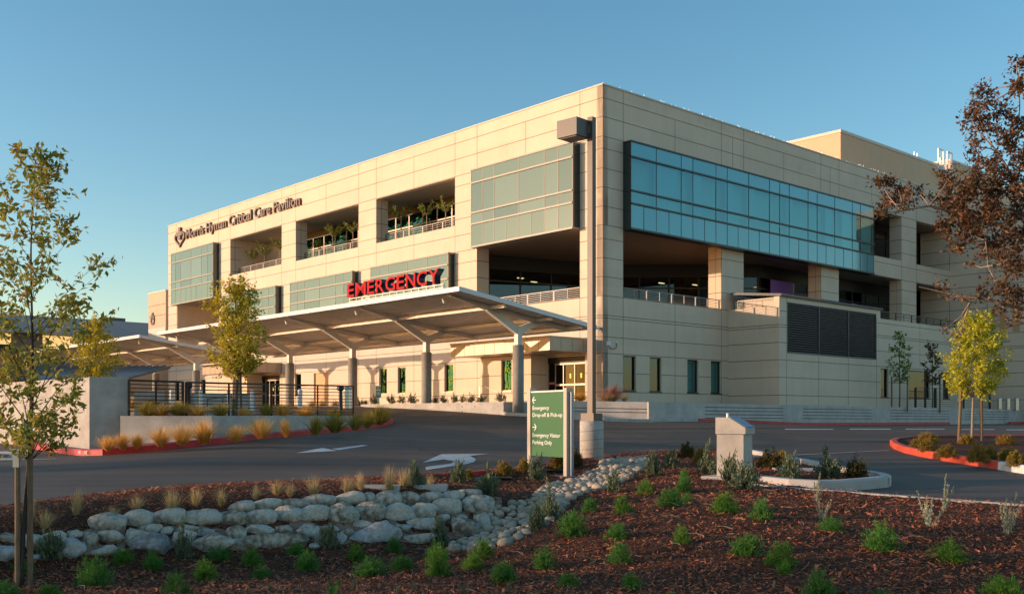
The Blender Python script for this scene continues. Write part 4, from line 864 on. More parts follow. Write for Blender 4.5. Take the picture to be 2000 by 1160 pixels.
# ================================================================== CANOPIES
def canopy(name, lab, sa, sb, cols, grp):
    base = (-7.45, cols[0], 0.0); o = thing(name, lab, 'canopy', W(*base), TH, grp); off = base
    top = lambda t: 5.74 - (t + 12.08) * 0.133
    T0, T1 = -12.08, -3.43; th = 0.10
    mb = MB(); mb.hexa([(T0, sa, top(T0) - th), (T1, sa, top(T1) - th), (T1, sb, top(T1) - th), (T0, sb, top(T0) - th), (T0, sa, top(T0)), (T1, sa, top(T1)), (T1, sb, top(T1)), (T0, sb, top(T0))])
    n = int((sb - sa) / 0.45)
    for k in range(n):
        s = sa + .2 + k * .45; a, b = T0 + .25, T1 - .05
        mb.hexa([(a, s, top(a)), (b, s, top(b)), (b, s + .16, top(b)), (a, s + .16, top(a)), (a, s + .04, top(a) + .07), (b, s + .04, top(b) + .07), (b, s + .12, top(b) + .07), (a, s + .12, top(a) + .07)], 1)
    n = int((sb - sa) / 0.3)
    for k in range(n):
        s = sa + .12 + k * .3; a, b = T0 + .1, T1 - .1
        mb.hexa([(a, s, top(a) - th - .022), (b, s, top(b) - th - .022), (b, s + .03, top(b) - th - .022), (a, s + .03, top(a) - th - .022), (a, s, top(a) - th - .002), (b, s, top(b) - th - .002), (b, s + .03, top(b) - th - .002), (a, s + .03, top(a) - th - .002)])
    mb.build('roof_deck', ['deck', 'roof_metal'], o, off)
    mb = MB()
    def fs(p, q):
        mb.hexa([(p[0], p[1], top(p[2]) - .17), (q[0], p[1], top(q[2]) - .17), (q[0], q[1], top(q[2]) - .17), (p[0], q[1], top(p[2]) - .17), (p[0], p[1], top(p[2]) + .035), (q[0], p[1], top(q[2]) + .035), (q[0], q[1], top(q[2]) + .035), (p[0], q[1], top(p[2]) + .035)])
    fs((T0 - .06, sa - .06, T0), (T0 - .002, sb + .06, T0)); fs((T1 + .002, sa - .06, T1), (T1 + .06, sb + .06, T1)); fs((T0 - .002, sa - .06, T0), (T1 + .002, sa - .002, T1)); fs((T0 - .002, sb + .002, T0), (T1 + .002, sb + .06, T1))
    mb.build('fascia', 'fascia', o, off)
    und = lambda t: top(t) - th - .025
    for t in (-9.26, -6.3, -4.25):
        mb = MB(); mb.box(t - .07, t + .07, sa + .15, sb - .15, und(t) - .17, und(t) - .01); mb.build('purlin', 'white_steel', o, off)
    for c in cols:
        mb = MB(); pr = [(-11.6, .05), (-9.4, .24), (-6.2, .26), (-4.0, .2)]
        for (a, da), (b, db) in zip(pr[:-1], pr[1:]):
            mb.hexa([(a, c - .1, und(a) - da), (b, c - .1, und(b) - db), (b, c + .1, und(b) - db), (a, c + .1, und(a) - da), (a, c - .1, und(a) - .004), (b, c - .1, und(b) - .004), (b, c + .1, und(b) - .004), (a, c + .1, und(a) - .004)])
        mb.build('rafter', 'white_steel', o, off)
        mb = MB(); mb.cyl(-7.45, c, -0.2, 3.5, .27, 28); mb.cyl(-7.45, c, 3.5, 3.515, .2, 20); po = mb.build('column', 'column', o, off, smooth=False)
        for p in po.data.polygons: p.use_smooth = len(p.vertices) == 4
        mb = MB(); mb.box(-7.59, -7.31, c - .13, c + .13, 3.5, 4.34)
        for (t, z, w) in ((-9.32, 5.12, .13), (-6.2, 4.76, .13)):
            g = 1 if t < -7.45 else -1
            mb.hexa([(-7.45 - g * .14, c - .1, 4.02), (-7.45 + g * .10, c - .1, 4.34), (-7.45 + g * .10, c + .1, 4.34), (-7.45 - g * .14, c + .1, 4.02),
                     (t - .16 * g, c - .1, z - .12), (t + .18 * g, c - .1, z - .0), (t + .18 * g, c + .1, z - .0), (t - .16 * g, c + .1, z - .12)])
        mb.build('branch_arm', 'white_steel', po, off)
    for k, c in enumerate(cols):
        mb = MB(); t = -11.3; mb.tube([(t, c + .9, und(t) + .01), (t + .06, c + .86, und(t) - .22)], .06, 8); mb.build('spotlight', 'white', o, off)
    return o
canopy('drive_canopy', 'long white canopy with five branching columns carrying the red EMERGENCY letters', -2.7, 28.85, [-1.45, 5.71, 12.7, 19.82, 26.93], 'white canopies with branching columns')
canopy('drive_canopy', 'farther white canopy to the left with branching columns, behind the black railing', 31.95, 56.6, [33.11, 40.14, 47.14, 54.2], 'white canopies with branching columns')
ES = thing('emergency_sign', 'large red EMERGENCY letters with dark sides standing on the canopy edge', 'sign', W(-11.6, 6.62, 5.76), TH); off = (-11.6, 6.62, 5.76)
txt = 'EMERGENCY'; wd = [.62, .92, .62, .70, .80, .62, .74, .76, .76]; tot = sum(wd); gapw = (7.48 - tot) / 8; s = 6.62
for ch, w_ in zip(txt, wd):
    place_text('letter', ch, ES, ['letter_red', 'letter_side'], (0, -1, 0), (0, 0, 1), (-1, 0, 0), (0.17, s - off[1], 6.13 - off[2]), w_, 0.67, 0.36, bold=0.014, sidemat=True); s -= w_ + gapw
mb = MB()
for z in (5.9, 6.06): mb.box(-11.62, -11.54, -1.0, 6.7, z, z + .05)
for k in range(14):
    s = -.9 + k * .58; mb.box(-11.6, -11.55, s, s + .05, 5.72, 6.13); mb.bar((-11.56, s, 6.1), (-11.1, s, 5.66), .03, .03)
mb.build('sign_frame', 'white_steel', ES, off)
# paved apron under the canopies and at the doors
mb = MB(); mb.poly([tuple(W(t, s, 0.80)) for t, s in ((-7.6, 10.9), (-7.6, -0.7), (-3.2, -1.2), (-0.2, -0.9), (-0.2, 10.9))]); structure(mb.build('apron', 'paving'))
mb = MB(); P = [(-13, 62), (-9.5, 30), (-9.0, 12), (-0.05, 11), (-0.05, 62)]; mb.poly([tuple(W(t, s, 0.0)) for t, s in P])
v = [(x, y, float(road_z(x, y)) + .02) for x, y, z in mb.v]
xs = np.linspace(-9.3, -0.05, 14); ys = np.linspace(11, 62, 60); VV = []; 
for s in ys:
    for t in xs:
        p = W(t, s); VV.append((p.x, p.y, max(float(road_z(p.x, p.y)) + .015, 0.0)))
nx = len(xs); ii, jj = np.meshgrid(np.arange(nx - 1), np.arange(len(ys) - 1)); a = (jj * nx + ii).ravel()
structure(npmesh('pavement', np.array(VV), np.stack([a, a + 1, a + nx + 1, a + nx], 1), 'paving'))
# low concrete planter walls by the entrance
CW = thing('planter_wall', 'low pale concrete planter wall in front of the entrance columns', 'wall', W(-7.6, 11.1, .3), TH); off = (-7.6, 11.1, .3)
mb = MB(); mb.box(-7.9, -7.6, -.9, 11.2, -.4, .82); mb.box(-7.6, -6.0, -.9, -.6, -.4, .82); mb.box(-7.6, -5, 10.9, 11.2, -.4, .82); wl = mb.build('wall_body', 'concrete', CW, off)
mb = MB()
for s in (1.2, 2.2, 5.2, 8.1, 9.3):
    for z in (.62, .38):
        if rng.random() < .7: mb.cyl(0, 0, 0, 0, .01, 3) if 0 else mb.box(-7.904, -7.895, s - .04, s + .04, z - .03, z + .03)
mb.box(-7.903, -7.895, 4.5, 9.8, .50, .515); mb.build('tie_holes', 'dark', wl, off)
def pathwall(name, lab, pts, ztop, zbot, th, m, grooves=(), gz=(), base=None):
    """wall along world points; ztop/zbot given per point"""
    o = thing(name, lab, 'wall', (pts[0][0], pts[0][1], zbot[0])); off = (pts[0][0], pts[0][1], zbot[0]); mb = MB(); n = len(pts); N = []
    for i in range(n):
        d = (Vector(pts[min(i + 1, n - 1)]) - Vector(pts[max(i - 1, 0)])).normalized(); N.append(Vector((-d.y, d.x)) * th)
    for i in range(n - 1):
        a, b = Vector(pts[i]), Vector(pts[i + 1]); c, d = b + N[i + 1], a + N[i]
        mb.hexa([(*a, zbot[i]), (*b, zbot[i + 1]), (*c, zbot[i + 1]), (*d, zbot[i]), (*a, ztop[i]), (*b, ztop[i + 1]), (*c, ztop[i + 1]), (*d, ztop[i])])
    wl = mb.build('wall_body', m, o, off)
    if grooves:
        g = MB()
        for i, u0, u1 in grooves:
            a, b = Vector(pts[i]), Vector(pts[i + 1]); d = (b - a).normalized(); nn = Vector((-d.y, d.x))
            for f in gz:
                q = []
                for u in (u0, u1):
                    p = a.lerp(b, u); zt = ztop[i] * (1 - u) + ztop[i + 1] * u; z = zt - f; q.append((p, z))
                (p, z), (r, y) = q; e = nn * .004; k = nn * -.01
                g.hexa([(*(p - e), z - .017), (*(r - e), y - .017), (*(r + nn * .01), y - .017), (*(p + nn * .01), z - .017), (*(p - e), z + .017), (*(r - e), y + .017), (*(r + nn * .01), y + .017), (*(p + nn * .01), z + .017)])
        g.build('groove', 'dark', wl, off)
    return o
def Dx(px, d): return ((px - 1000) / FL * d, d)
def zy(py, d): return (HZ - py) / FL * d
A_ = [Dx(1020, 50.2), Dx(1080, 49.5), Dx(1150, 49.0), Dx(1210, 48.7), Dx(1266, 48.4)]
pathwall('planter_wall', 'curved grey planter wall with three grooves under the red fountain grass', A_, [zy(782, 50)] * 2 + [zy(783, 49), zy(784, 48.6), zy(785, 48.4)], [-.5] * 5, .3, 'concrete_blue', [(i, 0, 1) for i in (1, 2, 3)], (.33, .50))
def tr(px, r): k = (px - 1000) / FL; return (k * (OY - VX * r) - (OX + VY * r)) / (VX - k * VY)
Bp = [1267, 1377, 1530, 1568, 1704, 1739, 1855, 1885, 1972, 2100]; Bt = [tr(p, 6.0) for p in Bp]; BW = [W(t, -6.0) for t in Bt]
pathwall('retaining_wall', 'long grey concrete retaining wall with grooved panels along the far road', [(p.x, p.y) for p in BW], [.79 - max(t, 0) * .0024 for t in Bt], [-.9] * 10, .25, 'concrete_blue', [(k, 0, 1) for k in (1, 3, 5, 7)], (.2, .38, .56, .74))
def kr(a, b, r=6.4): return [(lambda q: (q.x, q.y))(W(tr(a + (b - a) * k / 6, r), -r)) for k in range(7)]
kerb('kerb', kr(1366, 1856), m='redkerb', side=1, h=.15); kerb('kerb', kr(1974, 2100), m='redkerb', side=1, h=.15)
def kz(pts): return [Dx(p, d) for p, d in pts]
kerb('kerb', kz([(860, 56.5), (930, 51.5), (990, 48.6), (1060, 47.4), (1130, 47.0), (1180, 46.9), (1240, 47.3)]) + kr(1270, 1364), m='concrete', side=1, h=.15, joint=3)
kerb('kerb', kz([(640, 66), (720, 62.5), (800, 59), (858, 56.6)]), m='yellow', side=1, h=.05)
# terrace of soil behind the retaining wall
mb = MB(); mb.poly([tuple(W(t, s_, .68)) for t, s_ in ((-3.2, -5.8), (75, -5.8), (75, -3.0), (11.2, -3.0), (11.2, -.1), (-.1, -.1), (-3.2, -2.5))]); structure(mb.build('planting_ground', 'mulch'))
mb = MB(); mb.poly([(1.2, 50.8, .76), (6.6, 50.2, .76), (6.7, 54.5, .80), (2.8, 54.9, .80)]); structure(mb.build('planting_ground', 'mulch'))

# ---- left: tall concrete wall, planter wall, railings
LW = [(-22.0, 36.4), (-13.8, 27.9), (-9.82, 23.9)]
o = thing('concrete_wall', 'tall smooth concrete wall end at the left kerb, one side sunlit, end in shade', 'wall', (-9.82, 23.9, -.8)); off = (-9.82, 23.9, -.8)
mb = MB(); a, b = Vector(LW[0]), Vector(LW[2]); c = Vector((-8.99, 24.12)); d = a + (c - b)
mb.hexa([(*a, -1.2), (*b, -1.2), (*c, -1.2), (*d, -1.2), (*a, .98), (*b, .98), (*c, .98), (*d, .98)]); mb.build('wall_body', 'concrete', o, off)
pw = [(-8.62, 24.2), (-9.42, 24.7)]; PT = [.075, .083, .092, .10, .11]
pathwall('planter_wall', 'long low concrete planter wall behind the orange grasses on the left island', PW, [.070, .070, .071, .077, .087, .109], [-.9] * 6, .25, 'concrete')
mb = MB(); mb.poly([(-8.9, 23.7, .03), (-7.7, 23.45, .03), (-6.85, 23.3, .03), (-6.3, 24.7, .04), (-5.9, 29, .05), (-5.75, 36.4, .07), (-8.5, 41, .15), (-13.5, 34, .1), (-12, 27, .0)]); structure(mb.build('planting_ground', 'mortar'))
def fence(lab, P, Q, zt0, zt1, zb0, zb1, n, post=.05):
    o = thing('steel_railing', lab, 'railing', (*P, zb0), 0, 'black railings above the planter wall'); off = (*P, zb0); A = Vector(P); Bq = Vector(Q)
    f = MB(); L = lambda u, v: Vector((*(A.lerp(Bq, u)), (zb0 * (1 - u) + zb1 * u) * (1 - v) + (zt0 * (1 - u) + zt1 * u) * v))
    for i in range(n): f.bar(L(0, .12 + .88 * i / (n - 1)), L(1, .12 + .88 * i / (n - 1)), .02 if i < n - 1 else .04, .022 if i < n - 1 else .045)
    f.build('rail_bars', 'black_rail', o, off)
    for u in (0.0, .5, 1.0):
        p = MB(); p.bar(L(u, -.1), L(u, 1.02), post if u != .5 else post * .8, post if u != .5 else post * .8, up=(1, 0, 0)); p.build('post', 'black_rail', o, off)
def Fp(px, y0, y1, d): return Dx(px, d), zy(y0, d), zy(y1, d)
for k, (pa, ya, yb, da, pb, yc, yd, db) in enumerate([(252, 742.5, 811, 24.0, 357, 746, 811, 24.2), (364, 746.5, 811, 24.3, 523, 750.5, 811, 26.6), (530, 750.5, 811, 26.9, 690, 754, 811, 35.0)]):
    P, z0, z1 = Fp(pa, ya, yb, da); Q, z2, z3 = Fp(pb, yc, yd, db)
    fence(['short left bay of black railing beside the tall concrete wall', 'middle bay of black railing, gold tree rising behind its near half', 'right bay of black railing ending at the kerb tip'][k], P, Q, z0, z2, z1, z3, 9)
for k, (pa, ya, yb, da, pb, yc, yd, db) in enumerate([(1788, 757, 798, 66.8, 1826, 758, 798, 68.6), (1827, 758, 798, 68.7, 1933, 763, 799, 74.3)]):
    P, z0, z1 = Fp(pa, ya, yb, da); Q, z2, z3 = Fp(pb, yc, yd, db); fence(['narrow black railing bay on the far wall, left of the young lime tree', 'wide black railing on the far wall behind the lime green tree'][k], P, Q, z0, z2, z1, z3, 9, .12)
# ramp and walls seen through the railing
for (lab, x0, x1, y0, y1, d) in [('pale low concrete wall seen through the left railing bay', 262, 322, 763, 800, 46), ('low concrete ramp wall seen behind the middle railing bay', 378, 500, 768, 805, 47)]:
    a, b = Dx(x0, d), Dx(x1, d + 3); pathwall('ramp_wall', lab, [a, b], [zy(y0, d), zy(y0 + 0, d + 3)], [-.6, -.6], .3, 'concrete')
a, b = Dx(405, 44.5), Dx(516, 50)
o = thing('ramp_handrail', 'thin metal handrail rising along the concrete ramp', 'handrail', (*a, 0)); mb = MB(); q = (*a, 0)
p0 = D(405, 779, 44.5); p1 = D(516, 767, 50); mb.tube([p0, p1], .025, 6)
for u in (0, .25, .5, .75, 1):
    p = p0.lerp(p1, u); mb.tube([p, p - Vector((0, 0, .85))], .02, 6)
mb.build('rail', 'metal_dark', o, q)
o = thing('stair_handrail', 'short bent metal handrail beside the rounded entrance bay', 'handrail', W(-4.2, 3.9, .8), TH); off = (-4.2, 3.9, .8)
mb = MB(); mb.tube([(-4.2, 5.2, .8), (-4.2, 5.2, 1.75), (-4.2, 4.9, 1.8), (-4.2, 3.7, 1.45), (-4.2, 3.5, .8)], .025, 6); mb.build('rail', 'steel', o, off)

# ---- bollards
def bollard(lab, px, yt, yb, d, r, m, cap=False, grp=None, name='bollard'):
    x, y = Dx(px, d); z0, z1 = zy(yb, d), zy(yt, d); o = thing(name, lab, 'bollard', (x, y, z0), 0, grp); mb = MB()
    if not cap: mb.tube([(0, 0, 0), (0, 0, z1 - z0 - r * .5), (0, 0, z1 - z0 - r * .15), (0, 0, z1 - z0)], [r, r, r * .8, r * .3], 16)
    else: mb.tube([(0, 0, 0), (0, 0, z1 - z0 - .16)], r, 14)
    mb.build('post', m, o)
    if cap: h = z1 - z0; mb = MB(); mb.tube([(0, 0, h - .165), (0, 0, h - .13), (0, 0, h - .05), (0, 0, h)], [r * 1.2, r * 2, r * 2, r * 1.3], 16); mb.build('lamp_head', m, o)
g = 'white bollards behind the railings'
for px, yt, yb, d, lab in [(335, 761, 800, 40, 'white bollard behind the left railing bay'), (392, 761, 803, 41, 'white bollard left of the gold tree trunk, behind the middle railing bay'), (446.5, 761, 805, 42, 'white bollard half hidden by the gold tree trunk'), (492, 761, 802, 42, 'white bollard right of the gold tree trunk'), (586, 760, 798, 43, 'white bollard behind the right railing bay')]: bollard(lab, px, yt, yb, d, .07 if px < 500 else .1, 'bollard', grp=g)
bollard('fat shiny steel cylinder behind the right end of the railing', 678, 755, 797, 46, .23, 'steel', name='steel_drum')
bollard('dark dome topped lamp bollard beside the left railing gap', 368.5, 745, 808, 24.7, .045, 'metal_dark', True, 'dark lamp bollards', 'lamp_bollard'); bollard('dark dome topped lamp bollard at the right end of the railing', 665, 753, 810, 33.5, .06, 'metal_dark', True, 'dark lamp bollards', 'lamp_bollard')
for px, w in ((1952.5, 'left'), (1969, 'middle'), (1986, 'right')): bollard(w + ' one of three pale steel bollards at the far right wall', px, 776, 801, 76, .16, 'steel', grp='pale bollards at the right')

# ---- small green sign post by the wall
x, y = Dx(739.5, 58.2); o = thing('parking_sign', 'small dark green no parking sign on a post before the entrance wall', 'sign', (x, y, zy(790, 58.2)), math.radians(-8)); h = lambda yy: zy(yy, 58.2) - zy(790, 58.2)
mb = MB(); mb.box(-.04, .04, 0, .06, -.2, h(776)); mb.build('post', 'steel', o)
mb = MB(); mb.box(-.16, .15, -.06, -.0, h(776), h(754)); p_ = mb.build('sign_panel', 'green2', o); mb = MB(); mb.box(-.165, .155, -.065, .0, h(754) + .002, h(753)); mb.build('trim', 'white', o)
for k, (t_, y0, y1, w) in enumerate([('NO', 758.6, 755.9, .11), ('PARKING', 763, 760.2, .26), ('LOADING', 768.2, 766, .25), ('ZONE', 771.5, 769.6, .2), ('ONLY', 774, 772.4, .08)][:2] + [('LOADING', 768.2, 766, .25), ('AND', 771.3, 769.6, .17), ('UP', 773.8, 772.2, .07)][:0] + [('LOADING', 768.2, 766, .25), ('ZONE', 771.3, 769.6, .17)]):
    place_text('lettering', t_, p_, ['white'], (1, 0, 0), (0, 0, 1), (0, -1, 0), (-w / 2, -.061, h(y0)), w, h(y1) - h(y0), .004)

# ---- monument sign (green)
PL = Vector((0.30, 18.3)); PR = Vector((0.872, 17.25)); dv = (PR - PL); wsign = dv.length; dv.normalize(); nrm = Vector((dv.y, -dv.x))   # outward (towards the left / sun)
ang = math.atan2(dv.y, dv.x)
o = thing('directional_sign', 'green Emergency Drop-off directional sign between two tan metal posts', 'sign', (PL.x, PL.y, -1.0), ang); zb = -1.0
mb = MB(); mb.box(0.05, wsign - .02, .02, .10, -.648 - zb, .462 - zb); pn = mb.build('sign_panel', 'signgreen', o)
mb = MB(); mb.box(0.06, wsign - .02, .01, .11, .464 - zb, .49 - zb); mb.build('top_trim', 'white', o)
for (x0, x1, zt, zlo) in ((-.06, .05, .55, -1.05), (wsign - .02, wsign + .08, .52, -1.08)):
    mb = MB(); mb.box(x0, x1, 0, .125, zlo - zb, zt - zb); p_ = mb.build('post', 'signpost', o)
    if x0 > 0: m2 = MB(); m2.tube([(x1 + .028, .088, zlo - zb), (x1 + .028, .088, zt - .07 - zb)], .033, 12); m2.build('conduit', 'bluesteel', p_)
mb = MB(); mb.box(wsign - .3, wsign + .2, -.08, .22, -.99 - zb, -.955 - zb); mb.build('footing', 'concrete', o)
uu = lambda x: .05 + (x - 130) / 397 * (wsign - .07); vv = lambda y: (.462 - (y - 150) / 730 * 1.11) - zb
for t_, x0, x1, yb, ch in (('Emergency', 150, 350, 347, 44), ('Drop-off & Pick-up', 150, 505, 428, 44), ('Emergency Visitor', 150, 482, 660, 44), ('Parking Only', 150, 385, 743, 44)):
    place_text('lettering', t_, pn, ['white'], (1, 0, 0), (0, 0, 1), (0, -1, 0), (uu(x0), .0195, vv(yb)), uu(x1) - uu(x0), 0, .004, bold=0.008, capheight=vv(yb - ch) - vv(yb))
def arrow(xc0, xc1, y0, y1, left):
    mb = MB(); ym = (y0 + y1) / 2; P = lambda x, y: (uu(x), .012, vv(y)); tip, tail = (xc0, xc1) if left else (xc1, xc0); mid = (xc0 + xc1) / 2
    up = (0, -1, 0)
    mb.bar(P(tail, ym), P(tip, ym), .004, .016, up=(0, 0, 1)); 
    for yy in (y0, y1):
        a = Vector(P(mid, yy)); b = Vector(P(tip, ym)); d = (b - a).normalized(); nn = d.cross(Vector((0, 1, 0))) * .011
        mb.hexa([a - nn, a + nn, b + nn, b - nn] + [q + Vector((0, .006, 0)) for q in (a - nn, a + nn, b + nn, b - nn)])
    mb.build('arrow', 'white', pn)
arrow(150, 196, 196, 274, True); arrow(152, 197, 510, 588, False)

# ---- lamp post
x, y = Dx(1155.5, 20.5); zb = zy(908, 20.5); S_ = 20.5 / FL
o = thing('lamp_post', 'tall brown square lamp post on a round concrete pedestal', 'street lamp', (x, y, zb)); H_ = lambda yy: zy(yy, 20.5) - zb
mb = MB(); mb.tube([(0, 0, -.2), (0, 0, H_(823)), (0, 0, H_(822))], [.236, .236, .225], 32); pe = mb.build('pedestal', 'concrete', o)
for p in pe.data.polygons: p.use_smooth = len(p.vertices) == 4
mb = MB()
for yy, tilt in ((841, .02), (858, .025), (876, .02), (892, .015)):
    P = [(.2375 * math.cos(a), .2375 * math.sin(a), H_(yy) + tilt * math.cos(a)) for a in [k / 24 * 2 * math.pi for k in range(25)]]; mb.tube(P, .004, 4)
for k in range(7): a = rng.uniform(-2.8, -.3); z = rng.uniform(.1, .8); mb.box(.236 * math.cos(a) - .008, .236 * math.cos(a) + .008, .236 * math.sin(a) - .008, .236 * math.sin(a) + .008, z, z + .015)
mb.build('form_lines', 'joint', pe)
def rbox(mb, cx, cy, w, d, z0, z1, a, m=0):
    ca, sa = math.cos(a), math.sin(a); q = [(cx + u * ca - v * sa, cy + u * sa + v * ca) for u, v in ((-w / 2, -d / 2), (w / 2, -d / 2), (w / 2, d / 2), (-w / 2, d / 2))]
    mb.hexa([(*p, z0) for p in q] + [(*p, z1) for p in q], m)
PA = math.radians(-40)
mb = MB(); rbox(mb, .0, 0, .125, .125, H_(822), H_(230), PA); mb.build('pole', 'pole', o)
mb = MB(); rbox(mb, .0, 0, .31, .31, H_(820), H_(807), PA); rbox(mb, .0, 0, .34, .34, H_(822), H_(820), PA); mb.build('base_cover', 'pole', o)
hd = MB(); ca = Vector((math.cos(PA + math.pi), math.sin(PA + math.pi))); c = ca * .42
hx, hy = -.36, -.22
rbox(hd, -.36, .0, .50, .44, H_(271), H_(237), math.radians(-42)); hb_ = hd.build('lamp_head', 'poledark', o)
mb = MB(); rbox(mb, -.36, .0, .40, .34, H_(271) - .012, H_(271) - .002, math.radians(-42)); mb.build('lens', 'lens', hb_)
mb = MB(); rbox(mb, -.10, .0, .14, .1, H_(262), H_(246), 0); mb.build('arm', 'poledark', o)

# ---- concrete pay box / marker with sloped top
d = 15.7; x, y = Dx(1436, d); zb = zy(931, d)
o = thing('utility_pedestal', 'pale concrete utility pedestal with sloping blue grey lid and short pipe', 'pedestal', (x, y, zb), math.radians(-32)); H_ = lambda yy: zy(yy, d) - zb; a_ = .23
# local x runs along the lid slope (left high, right low)
mb = MB(); mb.box(-.22, .20, -.20, .20, -.15, H_(848) ); b_ = mb.build('body', 'concrete', o)
hz0, hz1 = H_(847), H_(815); hl = H_(835)
mb = MB(); 
pr = [(-.235, hz0), (.235, hz0), (.235, hl), (-.02, hz1), (-.235, hz1)]
for (p, q) in zip(pr, pr[1:] + pr[:1]): mb.quad((p[0], -.215, p[1]), (q[0], -.215, q[1]), (q[0], .215, q[1]), (p[0], .215, p[1]))
mb.poly([(p[0], -.215, p[1]) for p in pr]); mb.poly([(p[0], .215, p[1]) for p in pr][::-1]); mb.build('cap', 'concrete', o)
mb = MB(); n_ = Vector((hz1 - hl, 0, .255)).normalized() * .012; q = [Vector((.24, -.2, hl)), Vector((-.02, -.2, hz1)), Vector((-.02, .2, hz1)), Vector((.24, .2, hl))]; mb.hexa([p + n_ * .2 for p in q] + [p + n_ for p in q]); mb.build('lid', 'bluesteel', o)
mb = MB(); mb.tube([(-.12, 0, hz1), (-.12, 0, hz1 + .065)], .022, 10); mb.build('pipe', 'white', o)
mb = MB(); mb.box(-.42, .45, -.34, .30, -.04, .015); mb.build('footing', 'concrete', o)
# flat drain slabs set in the mulch
for px, py, w, h_, lab in ((1000 - 255, 952, .5, .3, 'thin flat concrete drain slab in mulch by the straw grasses'), (842, 951, .42, .26, 'flat concrete drain slab right of the dark green bush by the kerb'), (1558, 918, .8, .35, 'pale concrete slab at the back of the mulch island'), (1462, 893, .5, .25, 'small pale slab behind the utility pedestal'), (1236, 946, .01, .01, '')):
    if w < .1: continue
    p = T(px, py); o = thing('concrete_slab', lab, 'slab', p, rng.uniform(-.3, .3)); mb = MB(); mb.box(-w / 2, w / 2, -h_ / 2, h_ / 2, -.05, .035); mb.build('slab', 'concrete_blue', o)

# ================================================================== STONES
def icos(sub):
    import bmesh
    bm = bmesh.new(); bmesh.ops.create_icosphere(bm, subdivisions=sub, radius=1); v = np.array([x.co[:] for x in bm.verts]); f = np.array([[y.index for y in x.verts] for x in bm.faces]); bm.free(); return v, f
ICV, ICF = icos(3); ICV2, ICF2 = icos(2)
def stone_mesh(name, sx, sy, sz, seed, rough=.12, ang=False, m='stone', hi=True):
    v, f = (ICV, ICF) if hi else (ICV2, ICF2); r = np.random.default_rng(seed); P = v.copy()
    P = np.sign(P) * np.abs(P) ** .9
    for k in range(11 if ang else 3):
        n = r.normal(size=3); n[1] -= .3; n /= np.linalg.norm(n); d = r.uniform(.60, .86) if ang else r.uniform(.80, .98); e = P @ n - d; P = P - np.outer(np.maximum(e, 0), n) * (.97 if ang else .6)
    o3 = r.uniform(0, 50, 3)
    nn = np.array([mnoise.noise(Vector((a * 1.3 + o3).tolist())) + .4 * mnoise.noise(Vector((a * 3.5 + o3).tolist())) for a in v]); P = P * (1 + rough * nn[:, None] + (.05 * np.array([mnoise.noise(Vector((a * 9 + o3).tolist())) for a in v]))[:, None])
    P = P * np.array([sx, sy, sz]); me = npmesh('~' + name, P, f, m, smooth=not ang); me.name = name; return me
RWL = thing('rubble_wall', 'low mortared rubble stone retaining wall curving across the mulch slope', 'stone wall', T(500, 1050)); rwo = np.array(RWL.location)
ST1 = [(60, 740, 150, 85), (270, 770, 150, 130), (430, 735, 190, 80), (570, 715, 110, 70), (60, 850, 210, 115, 1), (550, 825, 180, 140, 1), (300, 875, 60, 50, 1), (690, 760, 110, 140), (850, 735, 200, 105), (820, 840, 250, 85), (1020, 735, 150, 120), (1130, 665, 170, 60), (810, 632, 245, 125), (1040, 600, 195, 120), (1260, 588, 250, 110), (1265, 680, 85, 40), (1410, 665, 130, 60), (1150, 795, 310, 150, 1), (1520, 590, 250, 105), (1550, 695, 140, 65, 1), (1390, 740, 160, 110), (1750, 600, 210, 105), (1770, 720, 140, 120), (1590, 790, 330, 150), (1825, 512, 170, 85)]
ST2 = [(165, 490, 190, 75), (120, 585, 205, 110), (320, 570, 185, 115), (355, 485, 220, 75), (560, 460, 200, 80), (510, 565, 220, 110), (780, 450, 210, 90), (730, 570, 200, 140), (930, 440, 80, 70), (1070, 455, 180, 110), (940, 545, 200, 125), (1230, 450, 140, 100), (1150, 560, 205, 120), (1380, 440, 160, 80), (1325, 540, 190, 110), (1545, 430, 160, 70), (1510, 510, 190, 110), (1675, 410, 170, 70), (1740, 500, 220, 130), (115, 685, 200, 80), (285, 680, 120, 80), (460, 695, 170, 110), (150, 770, 520, 110), (630, 670, 140, 60), (765, 700, 95, 80), (895, 640, 150, 60), (1055, 650, 100, 70), (1180, 665, 110, 75), (960, 725, 370, 160, 1), (1330, 640, 190, 90), (1480, 590, 90, 55), (1600, 595, 110, 60), (1640, 680, 210, 150), (1780, 625, 120, 110), (710, 750, 90, 90, 1), (530, 795, 80, 40), (1310, 745, 260, 75)]
allst = [(a[0] / 3.846, 860 + a[1] / 3.846, a[2] / 3.846, a[3] / 3.846, len(a) > 4, a[1] > 650) for a in ST1] + [(480 + a[0] / 3.846, 860 + a[1] / 3.846, a[2] / 3.846, a[3] / 3.846, len(a) > 4, a[1] > 620) for a in ST2]
for k, (px, py, w, h, blue, low) in enumerate(allst):
    p = T(px, py); s = p.y / FL; me = stone_mesh('stone', w * s * .63, max(.10, min(w, h) * s * .75), h * s * .68, 100 + k, .20 if low else .15, ang=low, m='stone_blue' if blue else 'stone')
    o = bpy.data.objects.new('stone', me); C.objects.link(o); o.parent = RWL; o.location = Vector(p) - RWL.location + Vector((0, -.045, .01)); o.rotation_euler = (rng.uniform(-.15, .15), rng.uniform(-.10, .10) - (.12 if not low else 0), rng.uniform(-.25, .25))
VV = []; FF = []; cols_ = np.arange(-40, 985, 12); rows_ = 9
tl = np.interp(cols_, [a[0] for a in TOPL], [a[1] for a in TOPL]); bl = np.interp(cols_, [a[0] for a in BASEL], [a[1] for a in BASEL])
